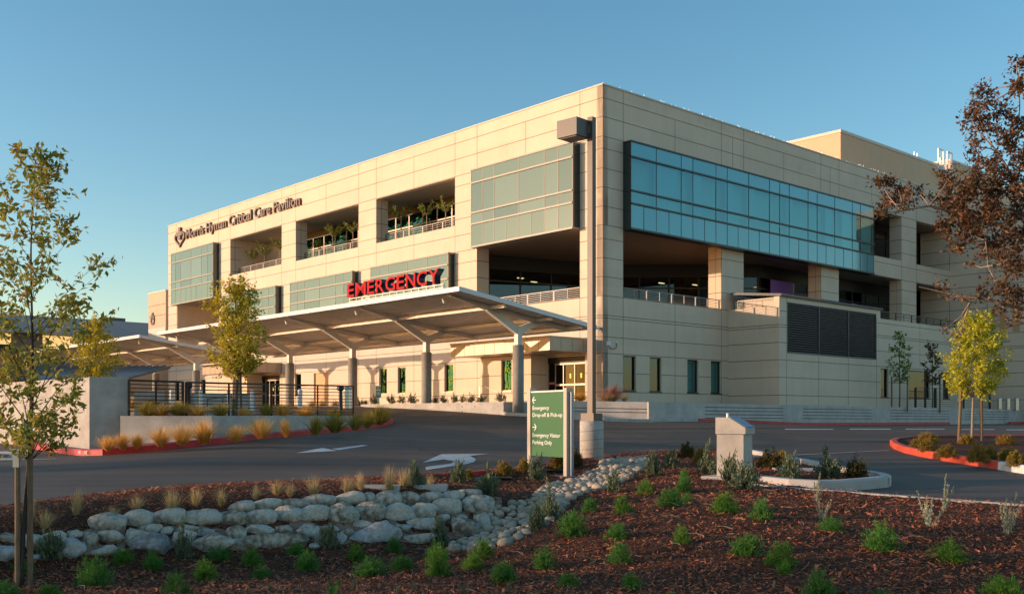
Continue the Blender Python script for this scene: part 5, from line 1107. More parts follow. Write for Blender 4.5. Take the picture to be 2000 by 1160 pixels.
for i, c_ in enumerate(cols_):
    for j in range(rows_):
        yy = tl[i] + 4 + (bl[i] - 2 - tl[i] - 4) * j / (rows_ - 1); p = T(c_, yy); e = 0.010 if 0 < j < rows_ - 1 else -.03; VV.append((p.x - rwo[0], p.y - rwo[1] - e * 1.2, p.z - rwo[2] + e + mnoise.noise(Vector((p.x * 6, p.y * 6, p.z * 9))) * .02))
for i in range(len(cols_) - 1):
    for j in range(rows_ - 1): FF.append((i * rows_ + j, i * rows_ + j + 1, (i + 1) * rows_ + j + 1, (i + 1) * rows_ + j))
npmesh('mortar', np.array(VV), np.array(FF), 'mortar', RWL, smooth=True)
# river cobbles in the dry stream
SWP = [(1190, 897), (1262, 894), (1268, 915), (1205, 948), (1132, 968), (1092, 1002), (1052, 1032), (1000, 1062), (960, 1072), (875, 1077), (880, 1062), (935, 1045), (945, 1005), (975, 988), (1010, 985), (1043, 975), (1060, 952), (1120, 940), (1165, 917)]
SW = [(lambda q: (q.x, q.y))(T(*p)) for p in SWP]
xs_ = [p[0] for p in SW]; ys_ = [p[1] for p in SW]; pts = []; tries = 0
while tries < 30000 and len(pts) < 560:
    tries += 1; x = rng.uniform(min(xs_), max(xs_)); y = rng.uniform(min(ys_), max(ys_))
    if not inpoly(np.array([x]), np.array([y]), SW)[0]: continue
    r = rng.choice([.045, .055, .065, .08, .1], p=[.2, .3, .25, .17, .08])
    if all((x - a) ** 2 + ((y - b) * .8) ** 2 > ((r + c) * .82) ** 2 for a, b, c in pts): pts.append((x, y, r))
pts.sort(key=lambda q: -q[2] / q[1])
CM = [stone_mesh('cobble', 1, rng.uniform(.72, .95), rng.uniform(.5, .72), 500 + k, .10, hi=False, m='cobble') for k in range(8)]
SM = []; SF = []; nb = 0
for k, (x, y, r) in enumerate(pts):
    z = float(mulch_z([x], [y])[0]) + r * .22; me = CM[k % 8]; rot = (rng.uniform(-.4, .4), rng.uniform(-.4, .4), rng.uniform(0, 6.28))
    if k < 300:
        o = bpy.data.objects.new('river_cobble', me); C.objects.link(o); o.location = (x, y, z); o.rotation_euler = rot; o.scale = (r * 1.12,) * 3
        tag(o, 'smooth rounded river cobble in the dry stream bed beside the stone wall', 'stone', 'river cobbles in the dry stream bed')
    else:
        mt = Matrix.LocRotScale(Vector((x, y, z)), __import__('mathutils').Euler(rot), Vector((r * 1.12,) * 3)); n = len(me.vertices); v = np.empty(n * 3); me.vertices.foreach_get('co', v); v = v.reshape(-1, 3) @ np.array(mt.to_3x3()).T + np.array(mt.translation)
        SM.append(v); SF.append(ICF2 + nb); nb += n
mm_ = M['cobble'].copy(); mm_.name = 'cobble_small'
for nd in list(mm_.node_tree.nodes):
    if nd.type == 'OBJECT_INFO':
        g = mm_.node_tree.nodes.new('ShaderNodeNewGeometry')
        for lk in list(mm_.node_tree.links):
            if lk.from_node == nd: mm_.node_tree.links.new(g.outputs['Random Per Island'], lk.to_socket)
if SM: tag(npmesh('small_cobbles', np.concatenate(SM), np.concatenate(SF), mm_, smooth=True), 'smaller river pebbles filling the gaps of the dry stream bed', 'stones', kind='stuff')
# fine gravel under the cobbles
gx = rng.uniform(min(xs_), max(xs_), 9000); gy = rng.uniform(min(ys_), max(ys_), 9000); k = inpoly(gx, gy, SW); gx = gx[k]; gy = gy[k]; gz_ = mulch_z(gx, gy)
sm = MB()

# ================================================================== VEGETATION
def unit(v): return v / np.maximum(np.linalg.norm(v, axis=-1, keepdims=True), 1e-9)
def leafquads(c, d, ln, wr, r, fold=.25):
    n = len(c); rv = unit(r.normal(size=(n, 3))); s = unit(np.cross(d, rv)); up = np.cross(s, d); ln = np.broadcast_to(ln, (n,))[:, None]
    a = c; b = c + d * ln * .5 + s * ln * wr * .5 + up * ln * wr * fold; t = c + d * ln; e = c + d * ln * .5 - s * ln * wr * .5 + up * ln * wr * fold
    return np.stack([a, b, t, e], 1).reshape(-1, 3), np.arange(4 * n).reshape(-1, 4)
def merge(parts):
    V = []; F = []; MI = []; b = 0
    for v, f, m in parts: V.append(v); F.append(f + b); MI.append(np.full(len(f), m)); b += len(v)
    return np.concatenate(V), np.concatenate(F), np.concatenate(MI)
def tufts(seed, n, spread=1.0, lean=.9, w=.012, hmin=.5, curve=.35, seg=4, base=.14, wind=(0, 0)):
    r = np.random.default_rng(seed); az_ = r.uniform(0, 2 * math.pi, n); l = np.abs(r.normal(0, .5, n)).clip(0, 1) * lean; L = r.uniform(hmin, 1, n)
    dx = np.cos(az_) * l * spread + wind[0]; dy = np.sin(az_) * l * spread + wind[1]; bx = np.cos(az_) * r.uniform(0, base, n); by = np.sin(az_) * r.uniform(0, base, n)
    side = np.stack([-np.sin(az_ + r.normal(0, .8, n)), np.cos(az_), np.zeros(n)], 1); V = np.empty((n, seg + 1, 2, 3))
    for i in range(seg + 1):
        t = i / seg; out = t + curve * t * t; z = L * (t - curve * .55 * t * t * np.clip(l * 1.3, .2, 1.3)); p = np.stack([bx + dx * L * out, by + dy * L * out, z], 1); ww = (w * (1 - t * .85) * .5)
        V[:, i, 0] = p - side * ww; V[:, i, 1] = p + side * ww
    V = V.reshape(-1, 3); k = np.arange(n)[:, None] * (seg + 1) * 2 + np.arange(seg)[None] * 2; k = k.ravel(); return V, np.stack([k, k + 1, k + 3, k + 2], 1)
def stems_bush(seed, ns, nl, leaf, wr, lift=.45, droop=.1, z0=.0, up=.35, jit=.03, start=.15):
    """stems spraying from the base with leaves along them, unit half width 1 and height 1"""
    r = np.random.default_rng(seed); az_ = r.uniform(0, 6.283, ns); el = np.arcsin(r.uniform(.05, 1, ns)); L = r.uniform(.65, 1.02, ns)
    tip = np.stack([np.cos(az_) * np.cos(el) * L, np.sin(az_) * np.cos(el) * L, np.sin(el) * L * (1 + r.normal(0, .08, ns))], 1)
    t = r.uniform(start, 1, (ns, nl)) ** .8; ctrl = tip * np.array([.35, .35, .75])[None]; P = (2 * t * (1 - t))[..., None] * ctrl[:, None] + (t * t)[..., None] * tip[:, None]
    P = P + r.normal(0, jit, P.shape); dr = unit(tip[:, None] - ctrl[:, None] * .5 + r.normal(0, .6, P.shape) * np.linalg.norm(tip, axis=1)[:, None, None] + np.array([0, 0, up])); c = P.reshape(-1, 3); d = dr.reshape(-1, 3)
    return leafquads(c, d, leaf * r.uniform(.6, 1.2, len(c)), wr, r)
def stemlines(seed, ns, w=.02):
    r = np.random.default_rng(seed); az_ = r.uniform(0, 6.283, ns); el = np.arcsin(r.uniform(.3, 1, ns)); d = np.stack([np.cos(az_) * np.cos(el), np.sin(az_) * np.cos(el), np.sin(el)], 1)
    s = unit(np.cross(d, r.normal(size=(ns, 3)))) * w; return np.stack([-s, s, d * .8 + s * .3, d * .8 - s * .3], 1).reshape(-1, 3), np.arange(4 * ns).reshape(-1, 4)
def variants(kind, mats, gen, n=4):
    out = []
    for k in range(n):
        V, F, MI = merge(gen(k)); me = npmesh('~' + kind, V, F, mats, mi=MI); me.name = kind; out.append(me)
    return out
KV = {
 'feather': variants('feathery_shrub', ['feather', 'bark'], lambda k: [(*stems_bush(10 + k, 150, 34, .13, .17, jit=.04, up=.4), 0), (*stemlines(k, 14), 1)], 5),
 'featherlight': variants('feathery_shrub', ['feather2', 'bark'], lambda k: [(*stems_bush(30 + k, 150, 34, .13, .17, jit=.04, up=.4), 0), (*stemlines(k, 14), 1)], 3),
 'sage': variants('leafy_shrub', ['sagebush', 'bark'], lambda k: [(*stems_bush(50 + k, 46, 34, .17, .42, jit=.05, up=.4), 0), (*stemlines(50 + k, 22, .012), 1)], 4),
 'bronze': variants('low_bush', ['bronze_bush', 'bark'], lambda k: [(*stems_bush(70 + k, 130, 22, .13, .5, jit=.06, start=.5), 0), (*stemlines(70 + k, 16), 1)], 3),
 'gold': variants('low_bush', ['gold_bush', 'bark'], lambda k: [(*stems_bush(80 + k, 150, 22, .13, .5, jit=.06, start=.5), 0), (*stemlines(80 + k, 16), 1)], 3),
 'straw': variants('straw_grass', ['straw'], lambda k: [(*tufts(90 + k, 240, 1.0, .95, .026, .35, .5), 0)], 4),
 'orange': variants('orange_grass', ['orange_grass'], lambda k: [(*tufts(100 + k, 460, 1.0, 1.15, .030, .5, .35), 0)], 4),
 'greengrass': variants('green_grass', ['green_grass'], lambda k: [(*tufts(110 + k, 620, 1.0, 1.15, .034, .5, .35), 0)], 4),
 'tuft': variants('grass_tuft', ['tuft'], lambda k: [(*tufts(120 + k, 120, .8, .7, .03, .5, .2), 0)], 3),
 'agave': variants('spiky_shrub', ['agave'], lambda k: [(*stems_bush(130 + k, 34, 14, .30, .22, jit=.04, up=.9), 0)], 3),
 'iris': variants('strap_leaf_plant', ['feather'], lambda k: [(*tufts(140 + k, 22, 1.0, .9, .07, .6, .4), 0)], 1),
 'silver': variants('silver_shrub', ['silver'], lambda k: [(*silver(150 + k), 0)], 4) if 0 else None,
}
def silver(seed):
    r = np.random.default_rng(seed); C_ = []; Dd = []
    for k in range(6):
        a = r.uniform(0, 6.28); l = r.uniform(.15, .8); L = r.uniform(.5, 1); tip = np.array([math.cos(a) * l, math.sin(a) * l, L]); t = r.uniform(.08, 1, 130)
        p = np.outer(t ** .8, tip * [1, 1, 0]) + np.outer(t, [0, 0, tip[2]]) + r.normal(0, .035, (130, 3)) * (1.2 - t)[:, None]; C_.append(p); Dd.append(unit(tip + r.normal(0, .55, (130, 3))))
    c = np.concatenate(C_); d = np.concatenate(Dd); return leafquads(c, d, .10 * r.uniform(.6, 1.2, len(c)), .3, r)
KV['silver'] = variants('silver_shrub', ['silver'], lambda k: [(*silver(150 + k), 0)], 4)
cnt = [0]
def plant(kind, px, py, w, h, label, cat, group, name=None, p=None, zs=1.0):
    if p is None: p = T(px, py)
    w *= 1.14 if kind in ('feather', 'featherlight') else 1.0; h *= .92 if kind in ('feather', 'featherlight') else 1.25 if kind == 'silver' else 1.0
    w *= 1.45 if kind in ('orange', 'greengrass') else 1.45 if kind == 'straw' else 1.0; h *= 1.0 if kind in ('orange', 'greengrass') else 1.0; me = KV[kind][cnt[0] % len(KV[kind])]; cnt[0] += 1; o = bpy.data.objects.new(name or me.name.split('.')[0], me); C.objects.link(o); s = p.y / FL
    o.location = p - Vector((0, 0, .01)); kk = rng.uniform(.75, 1.2) if h < 70 else 1; o.scale = (w * s * .56 * kk, w * s * .56 * rng.uniform(.8, 1.1), h * s * 1.08 * rng.uniform(.88, 1.1)); o.rotation_euler = (rng.uniform(-.16, .16), rng.uniform(-.16, .16), rng.uniform(0, 6.28)); return tag(o, label, cat, group)
ORD = ['first', 'second', 'third', 'fourth', 'fifth', 'sixth', 'seventh', 'eighth', 'ninth', 'tenth', 'eleventh', 'twelfth', 'thirteenth', 'fourteenth', 'fifteenth', 'sixteenth']
def row(kind, items, adj, noun, where, cat, group, pos=None, wide=False):
    items = sorted(items, key=lambda q: q[0]); n = len(items)
    for i, (px, py, w, h) in enumerate(items):
        o_ = ORD[i] + ' from the left' if n > 1 else ''
        if n > 2 and i == 0: o_ = 'leftmost'
        if n > 2 and i == n - 1: o_ = 'rightmost'
        lab = (f'{adj} {noun}, {o_} {where}' if o_ else f'{adj} {noun} {where}')
        plant(kind if not (kind == 'feather' and i % 3 == 1) else 'featherlight', px, py, w, h, lab, cat, group, p=(pos(px, py) if pos else None))
gf = 'feathery green shrubs on the mulch slope'
row('feather', [(8, 1164, 60, 36), (95, 1166, 46, 30), (345, 1164, 62, 50), (1235, 1150, 48, 38), (1310, 1166, 30, 14), (1598, 1166, 76, 58), (1722, 1168, 60, 22), (1958, 1166, 84, 46)], 'bright', 'feathery green shrub', 'along the photo bottom edge', 'shrub', gf)
row('feather', [(185, 1146, 62, 72), (402, 1132, 50, 44), (511, 1130, 52, 32), (724, 1124, 64, 42), (858, 1124, 52, 62), (982, 1138, 56, 52), (1112, 1146, 44, 38), (1531, 1122, 36, 30)], 'dense', 'feathery green shrub', 'in the second row from the bottom', 'shrub', gf)
row('feather', [(300, 1112, 50, 42), (492, 1104, 48, 40), (600, 1114, 50, 44), (786, 1112, 52, 36), (924, 1112, 44, 42), (1063, 1112, 48, 50), (1208, 1102, 46, 46), (1525, 1106, 64, 56)], 'full', 'feathery green shrub', 'in the third row from the bottom', 'shrub', gf)
row('feather', [(44, 1116, 50, 30), (240, 1102, 50, 40), (428, 1092, 44, 34), (580, 1086, 40, 34), (693, 1096, 40, 38), (771, 1078, 36, 32), (853, 1092, 38, 36), (943, 1090, 46, 44)], 'small', 'feathery green shrub', 'at the stone wall foot', 'shrub', gf)
row('feather', [(1205, 1052, 44, 34), (1333, 1062, 40, 42), (1461, 1084, 58, 44), (1719, 1074, 76, 60), (1855, 1096, 64, 50)], 'rounded', 'feathery green shrub', 'across the middle of the right slope', 'shrub', gf)
row('feather', [(1118, 1044, 60, 46), (1219, 1002, 40, 42), (1308, 990, 50, 46), (1340, 982, 26, 22), (1416, 1000, 56, 50), (1489, 1016, 58, 46), (1622, 1038, 52, 38)], 'fresh', 'feathery green shrub', 'in the upper row of the right slope', 'shrub', gf)
row('feather', [(1152, 1000, 42, 34), (1261, 964, 34, 28), (1336, 962, 42, 34), (1337, 942, 28, 28)], 'little', 'feathery green shrub', 'near the crest beside the cobbles', 'shrub', gf)
gs = 'grey green leafy shrubs'
row('sage', [(104, 1092, 62, 58), (356, 1090, 54, 56), (642, 1072, 42, 52), (862, 1064, 44, 58)], 'grey green', 'leafy shrub', 'before the face of the stone wall', 'shrub', gs)
row('sage', [(1052, 1036, 42, 56), (1076, 1016, 40, 56), (1197, 962, 40, 48)], 'grey green', 'leafy shrub', 'growing at the edge of the cobbles', 'shrub', gs)
row('sage', [(817, 952, 38, 56), (896, 946, 40, 56), (952, 966, 50, 50)], 'upright', 'leafy shrub', 'behind the stone wall near the kerb', 'shrub', gs)
plant('sage', 1045, 940, 42, 54, 'pale leafy shrub at the foot of the green sign left post', 'shrub', gs)
row('sage', [(1277, 928, 46, 50), (1309, 914, 42, 38), (1378, 926, 48, 50)], 'silvery green', 'leafy shrub', 'between cobbles and the utility pedestal', 'shrub', gs)
row('sage', [(1424, 940, 44, 60), (1452, 956, 64, 62)], 'spreading', 'leafy shrub', 'in front of the utility pedestal', 'shrub', gs)
row('sage', [(1543, 940, 48, 56), (1620, 934, 54, 50)], 'open', 'leafy shrub', 'on the mulch nose right of the pedestal', 'shrub', gs)
gb = 'low bronze and gold bushes'
row('bronze', [(1339, 894, 42, 28), (1502, 914, 48, 34), (1671, 934, 48, 38)], 'dark', 'bronze rounded bush', 'near the road on the mulch nose', 'shrub', gb)
row('gold', [(1368, 905, 34, 30), (1528, 904, 38, 26)], 'orange tinged', 'low bush', 'behind the leafy shrubs near the pedestal', 'shrub', gb)
row('gold', [(917, 938, 26, 24), (984, 930, 40, 28), (1020, 922, 22, 26), (1090, 920, 40, 36)], 'yellow green', 'low bush', 'along the near road kerb by the sign', 'shrub', gb)
plant('bronze', 1128, 912, 26, 30, 'dark bronze bush squeezed between the sign post and lamp pedestal', 'shrub', gb)
gi = 'golden bushes on the right kerb island'
isl = lambda px, py: G(px, py, .12)
row('gold', [(1791, 873, 28, 18), (1812, 864, 36, 20), (1888, 867, 34, 18), (1963, 868, 36, 20)], 'golden', 'low bush', 'in the rear row of the red kerbed island', 'shrub', gi, pos=isl)
row('gold', [(1812.5, 882, 40, 24), (1851, 892, 42, 26), (1909.5, 901, 38, 30), (1934, 899, 30, 26), (1969, 898, 38, 25), (1984, 909, 38, 27)], 'sunlit', 'golden bush', 'in the front row of the red kerbed island', 'shrub', gi, pos=isl)
gv_ = 'silver grey sprigs by the concrete kerb'
row('silver', [(1594, 980, 44, 50), (1605, 1016, 44, 34), (1815, 1030, 84, 52), (1841, 1000, 56, 60), (1966, 1044, 70, 80)], 'pale silver', 'sprigged shrub', 'below the pale concrete kerb at right', 'shrub', gv_)
gg = 'straw coloured grasses behind the stone wall'
row('straw', [(62, 1012, 40, 50), (87, 1034, 48, 44), (146, 1008, 34, 58), (222, 1012, 36, 30), (268, 996, 44, 38), (338, 1002, 46, 62), (383, 990, 42, 40), (434, 990, 38, 46), (498, 976, 32, 34)], 'dry straw coloured', 'grass tuft', 'behind the left half of the stone wall', 'grass', gg)
row('straw', [(540, 968, 34, 34), (566, 970, 28, 30), (612, 970, 44, 50), (679, 964, 42, 46), (706, 958, 38, 42), (762, 962, 46, 56), (787, 954, 40, 46), (841, 948, 26, 28)], 'sun tipped straw', 'grass tuft', 'behind the right half of the stone wall', 'grass', gg)
row('tuft', [(353, 1168, 30, 40), (486, 1164, 28, 28), (526, 1158, 28, 28), (689, 1156, 30, 34), (776, 1164, 40, 26), (809, 1158, 28, 30), (904, 1166, 46, 30), (996, 1164, 30, 34)], 'thin grey green', 'grass tuft', 'at the very bottom of the photo', 'grass', 'thin grass tufts along the bottom edge')
plant('iris', 646, 1172, 60, 60, 'plant with long green strap leaves at the bottom edge', 'plant', None)
go_ = 'orange grasses below the planter wall'
isl2 = lambda px, py: G(px, py, .11)
row('orange', [(212, 879, 34, 32), (238, 877, 38, 36), (266, 875, 38, 30), (313, 871, 52, 40), (353.5, 869, 46, 42), (401, 865, 56, 46), (463, 862, 46, 36), (511, 856, 66, 46), (559.5, 853, 34, 40)], 'glowing orange', 'ornamental grass', 'below the planter wall', 'grass', go_, pos=isl2)
row('greengrass', [(615, 849, 42, 40), (654, 844, 48, 36), (693, 840, 34, 34), (717, 836, 38, 36), (742, 829, 44, 42)], 'yellow green', 'ornamental grass', 'at the right tip of the kerbed island', 'grass', go_, pos=isl2)
ptop = lambda px, py: (lambda d: Vector((*Dx(px, d), .05)))(float(np.interp(px, [243, 430, 520, 600, 690], [23.7, 23.9, 25.9, 29.4, 36.3])))
row('greengrass', [(289, 812, 46, 34), (349, 812, 46, 32), (433, 812, 46, 30), (520.5, 812, 38, 30), (655, 812, 40, 22)], 'green gold', 'mounded grass', 'on top of the planter wall', 'grass', 'grasses on top of the planter wall', pos=ptop)
row('orange', [(316, 812, 46, 30), (386, 812, 54, 28), (475, 812, 34, 20), (552, 812, 42, 30), (597, 812, 48, 28)], 'amber', 'mounded grass', 'along the top of the planter wall', 'grass', 'grasses on top of the planter wall', pos=ptop)
fl = lambda px, py: (lambda st: W(-7.1, st, .82))(((OX - VX * -7.1 * -1 if 0 else OX + VX * -7.1) - (px - 1000) / FL * (OY + VY * -7.1)) / ((px - 1000) / FL * VX + VY))
row('agave', [(732, 787, 22, 20), (762, 787, 20, 20), (783, 787, 18, 19), (805.6, 787, 22, 20), (836, 787, 18, 15), (849, 787, 16, 14), (867, 787, 22, 19), (888, 787, 19, 19), (903, 787, 16, 14), (919, 787, 26, 19), (942, 787, 22, 17), (977.5, 787, 22, 17)], 'small olive', 'spiky shrub', 'along the low pale planter wall', 'shrub', 'small shrubs above the low planter wall', pos=fl)
pos = lambda px, py: Vector((*Dx(px, 62), zy(797, 62)))
row('agave', [(693, 797, 18, 16), (705, 797, 22, 20), (716, 797, 14, 16)], 'pale', 'spiky shrub', 'beside the second canopy column base', 'shrub', 'small shrubs above the low planter wall', pos=pos)
pr_ = lambda px, py: Vector((*Dx(px, 51.5), zy(783, 51.5)))
row('orange', [(1112, 783, 34, 18), (1134, 783, 34, 18)], 'tan', 'grass tuft', 'behind the lamp post on the curved planter', 'grass', 'tan grass tufts on the curved planter', pos=pr_)
row('straw', [(1190, 783, 28, 16), (1219, 783, 28, 18)], 'tan', 'grass tuft', 'under the red fountain grass', 'grass', 'tan grass tufts on the curved planter', pos=pr_)
V, F = tufts(200, 700, 1.0, 1.1, .016, .55, .55, 5, .2, wind=(.25, 0)); rg = npmesh('fountain_grass', V, F, 'red_grass'); rg.location = Vector((*Dx(1190, 52.4), .78)); rg.scale = (1.0, 1.0, 1.15); tag(rg, 'large red and pink fountain grass on the curved planter wall', 'grass')
V, F = tufts(201, 260, 1.0, .8, .03, .5, .35); 
for px, d, lab in ((255, 46, 'orange grass patch seen through the left railing bay'), (300, 47, 'green grass patch seen through the left railing bay')):
    o = npmesh('orange_grass', V, F, 'orange_grass' if px < 280 else 'green_grass'); o.location = Vector((*Dx(px, d), zy(797, d))); o.scale = (.7, .7, .5); tag(o, lab, 'grass')
for px, d in ((610, 68), (630, 67), (655, 65.5)):
    o = npmesh('straw_grass', V, F, 'straw'); o.location = Vector((*Dx(px, d), zy(796, d))); o.scale = (.75, .75, .6); tag(o, {610: 'pale grass clump before the tan service door, left one', 630: 'pale grass clump before the tan service door, middle one', 655: 'pale grass clump before the tan service door, right one'}[px], 'grass', 'pale grasses by the service door')

# mulch chips: countless loose pieces of bark
def chips(name, n, region, zf, smin, smax, label, near=True):
    r = np.random.default_rng(5); xs1 = r.uniform(-8.8, 8.8, n * 3); u = r.uniform(0, 1, n * 3); ys1 = 6.5 + (23 - 6.5) * u ** 1.9
    k = inpoly(xs1, ys1, region) & (np.abs(xs1) < ys1 * .56 + .4) & ~inpoly(xs1, ys1, SW); xs1 = xs1[k][:n]; ys1 = ys1[k][:n]; z = zf(xs1, ys1)
    n = len(xs1); L = r.uniform(smin, smax, n) * (1 + (r.random(n) < .04) * 1.2); a = r.uniform(0, math.pi * 2, n); el = r.normal(0, .35, n); d = np.stack([np.cos(a) * np.cos(el), np.sin(a) * np.cos(el), np.sin(el)], 1)
    nrm_ = unit(np.array([0, 0, 1.0]) + r.normal(0, .45, (n, 3))); s = unit(np.cross(d, nrm_)); w = L * r.uniform(.15, .4, n); c = np.stack([xs1, ys1, z + r.uniform(.0, .028, n)], 1)
    q = np.stack([c - d * L[:, None] / 2 - s * w[:, None] / 2, c + d * L[:, None] / 2 - s * w[:, None] * .3, c + d * L[:, None] / 2 + s * w[:, None] * .35, c - d * L[:, None] / 2 + s * w[:, None] / 2], 1).reshape(-1, 3)
    return tag(npmesh(name, q, np.arange(4 * n).reshape(-1, 4), 'chips'), label, 'mulch', kind='stuff')
def near_rocks(x, y): return mulch_z(x, y) 
chips('bark_mulch', 120000, [(p[0], p[1]) for p in MP2], mulch_z, .014, .045, 'reddish brown shredded bark mulch covering the planting slope')

mb = MB()
for k in range(150):
    x = rng.uniform(-4.5, 7.0); y = rng.uniform(8.3, 14.5)
    if abs(x) > y * .53 or not inpoly(np.array([x]), np.array([y]), MP2)[0]: continue
    z = float(mulch_z([x], [y])[0]) + .03; a = rng.uniform(0, 3.14); L = rng.uniform(.05, .22); e = rng.uniform(-.02, .05)
    mb.tube([(x, y, z), (x + math.cos(a) * L * .5, y + math.sin(a) * L * .5, z + .012 + e * .5), (x + math.cos(a + .3) * L, y + math.sin(a + .3) * L, z + e)], [.0035, .003, .0015], 4)
tag(mb.build('twigs', 'bark_pale'), 'thin dry twigs lying on the mulch', 'twigs', kind='stuff')
# ------------------------------------------------------------------ trees
def tree(name, label, loc, H, tr, prof, z_lo, nbr, ntw, nleaf, leaf, wr, mleaf, mbark, seed, lean=(0, 0), group=None, stakes=None, up=.5, droop=.0, spread=.10, wob=.02):
    """prof(h 0..1) gives the crown radius between z_lo and H"""
    r = np.random.default_rng(seed); o = thing(name, label, 'tree', loc, 0, group); mb = MB()
    tp = lambda z: Vector((lean[0] * z / H + wob * math.sin(z * 2.1 + seed), lean[1] * z / H + wob * math.cos(z * 1.7 + seed), z))
    N = 14; mb.tube([tp(H * .97 * k / N) for k in range(N + 1)], [tr * (1 - .86 * k / N) for k in range(N + 1)], 8); Cc = []; Dn = []
    for b in range(nbr):
        h = (b + r.uniform(0, 1)) / nbr; zt = z_lo + (H - z_lo) * (h * .97 + .03); R_ = prof(h) * r.uniform(.78, 1.08); a = b * 2.4 + r.uniform(-.5, .5); z0_ = max(z_lo * .93, zt - R_ * up * r.uniform(.8, 1.3) - .04 * H); P0 = tp(z0_)
        P3 = Vector((math.cos(a) * R_, math.sin(a) * R_, zt)) + tp(zt) * Vector((1, 1, 0)); P3.z = zt
        mid = P0.lerp(P3, .5) + Vector((r.normal() * .04 * R_, r.normal() * .04 * R_, -droop * R_ + .06 * R_)); pts = [P0, P0.lerp(mid, .55), mid, mid.lerp(P3, .55), P3]; rb = tr * (1 - .8 * z0_ / H) * .42
        mb.tube(pts, [rb, rb * .75, rb * .55, rb * .35, rb * .15], 5, cap=False); path = np.array([p[:] for p in pts])
        for k in range(ntw):
            t = r.uniform(.25, 1.0); i = min(int(t * 4), 3); q = path[i] + (path[i + 1] - path[i]) * (t * 4 - i); dd = unit((path[i + 1] - path[i])[None])[0]; td = unit((dd * .6 + r.normal(0, .75, 3) + np.array([0, 0, .25]))[None])[0]; tl_ = spread * r.uniform(.5, 1.3)
            e = q + td * tl_; mb.tube([q, (q + e) / 2 + r.normal(0, .01, 3), e], [rb * .22, rb * .15, rb * .08], 3, cap=False)
            tt = r.uniform(.1, 1.08, nleaf)[:, None]; cc = q + (e - q) * tt + r.normal(0, spread * .13, (nleaf, 3)); Cc.append(cc); Dn.append(unit(td * .6 + r.normal(0, .7, (nleaf, 3)) + np.array([0, 0, -.25])))
    mb.build('trunk', mbark, o, smooth=True)
    c = np.concatenate(Cc); d = np.concatenate(Dn); V, F = leafquads(c, d, leaf * r.uniform(.6, 1.25, len(c)), wr, r); npmesh('crown', V, F, mleaf, o)
    if stakes:
        for (dx, dy, h, ln, rad) in stakes:
            mb = MB(); mb.tube([(dx, dy, -.2), (dx + ln, dy, h * .6), (dx + ln * 1.4, dy, h)], rad, 8); mb.build('stake', 'stake', o)
    return o
def crown(pts): xs_ = [p[0] for p in pts]; ys_ = [p[1] for p in pts]; return lambda h: float(np.interp(h, xs_, ys_))
# near left staked tree
p = T(46, 1147); s = p.y / FL; Ht = (1147 - 285) * s; zl = (1147 - 885) * s
t1 = tree('ash_tree', 'young staked tree with sparse green leaves in the left foreground', p, Ht, .022, crown([(0, .30), (.2, .56), (.45, .62), (.65, .55), (.85, .38), (1, .10)]), zl, 38, 10, 10, .072, .45, 'leaf_ash', 'bark_dark', 4, lean=(.10, .05), up=.9, spread=.17,
          stakes=[(-.045, -.02, 1.27, -.0, .024), (.05, .02, 1.36, .0, .026)])
mb = MB(); mb.tube([(.035, .01, 1.28), (.045, .012, 1.50)], .034, 10); mb.build('tree_tie', 'tie', t1); mb = MB(); mb.box(-.075, -.02, -.05, .0, 1.10, 1.27); mb.build('stake_bracket', 'steel', t1)
# gold tree behind the planter wall
def at(px, py, d): return Vector(((px - 1000) / FL * d, d, (HZ - py) / FL * d))
d = 27.0; s = d / FL
tree('gold_tree', 'golden green staked tree behind the black railing', at(462, 812, d), (812 - 547) * s, .05, crown([(0, .42), (.12, .68), (.35, .74), (.6, .68), (.8, .55), (.93, .38), (1, .15)]), (812 - 728) * s, 56, 10, 12, .092, .5, 'leaf_gold', 'bark', 11, up=.6, spread=.24,
     stakes=[(-.11, 0, (812 - 700) * s, .05, .03), (-.03, -.05, (812 - 700) * s, .03, .03), (.12, .05, (812 - 715) * s, -.02, .026)])
# lime tree on the right island (two joined crowns over three pale stems)
d = 26.0; s = d / FL; b = G(1896, 872); d = b.y; s = d / FL
tree('lime_tree', 'bright lime yellow tree on pale stems in the red kerbed island', Vector((b.x, b.y, b.z + .1)), (872 - 622) * s, .035, crown([(0, .35), (.10, .68), (.35, .76), (.6, .70), (.8, .48), (1, .16)]), (872 - 778) * s, 54, 10, 13, .095, .5, 'leaf_lime', 'bark_pale', 21, lean=(.22, 0), up=.6, spread=.22,
     stakes=[(-.32, 0, (872 - 772) * s, .05, .038), (.28, 0, (872 - 750) * s, -.01, .04)])
# small trees before the right wall
for k, (px, yt, yl, yb, w, lab, ml) in enumerate([(1757, 650, 745, 798, .62, 'slim green staked sapling before the right lower wall', 'leaf_green'), (1821, 670, 750, 800, .62, 'slim browning sapling beside the black railing bays', 'leaf_brown')]):
    d = 65.0 + 3 * k; s = d / FL; w *= 1.2
    tree('sapling', lab, at(px, yb, d), (yb - yt) * s, .05, crown([(0, .35), (.3, .75), (.55, .62), (.8, .35), (1, .15)]), (yb - yl) * s, 20, 5, 6, .17, .7, ml, 'bark', 31 + k, up=.8, spread=.28, stakes=[(-.5 if 1 else 0, 0, (yb - 735) * s, 0, .05), (.5, 0, (yb - 735) * s, 0, .05)], group='saplings before the right wall')
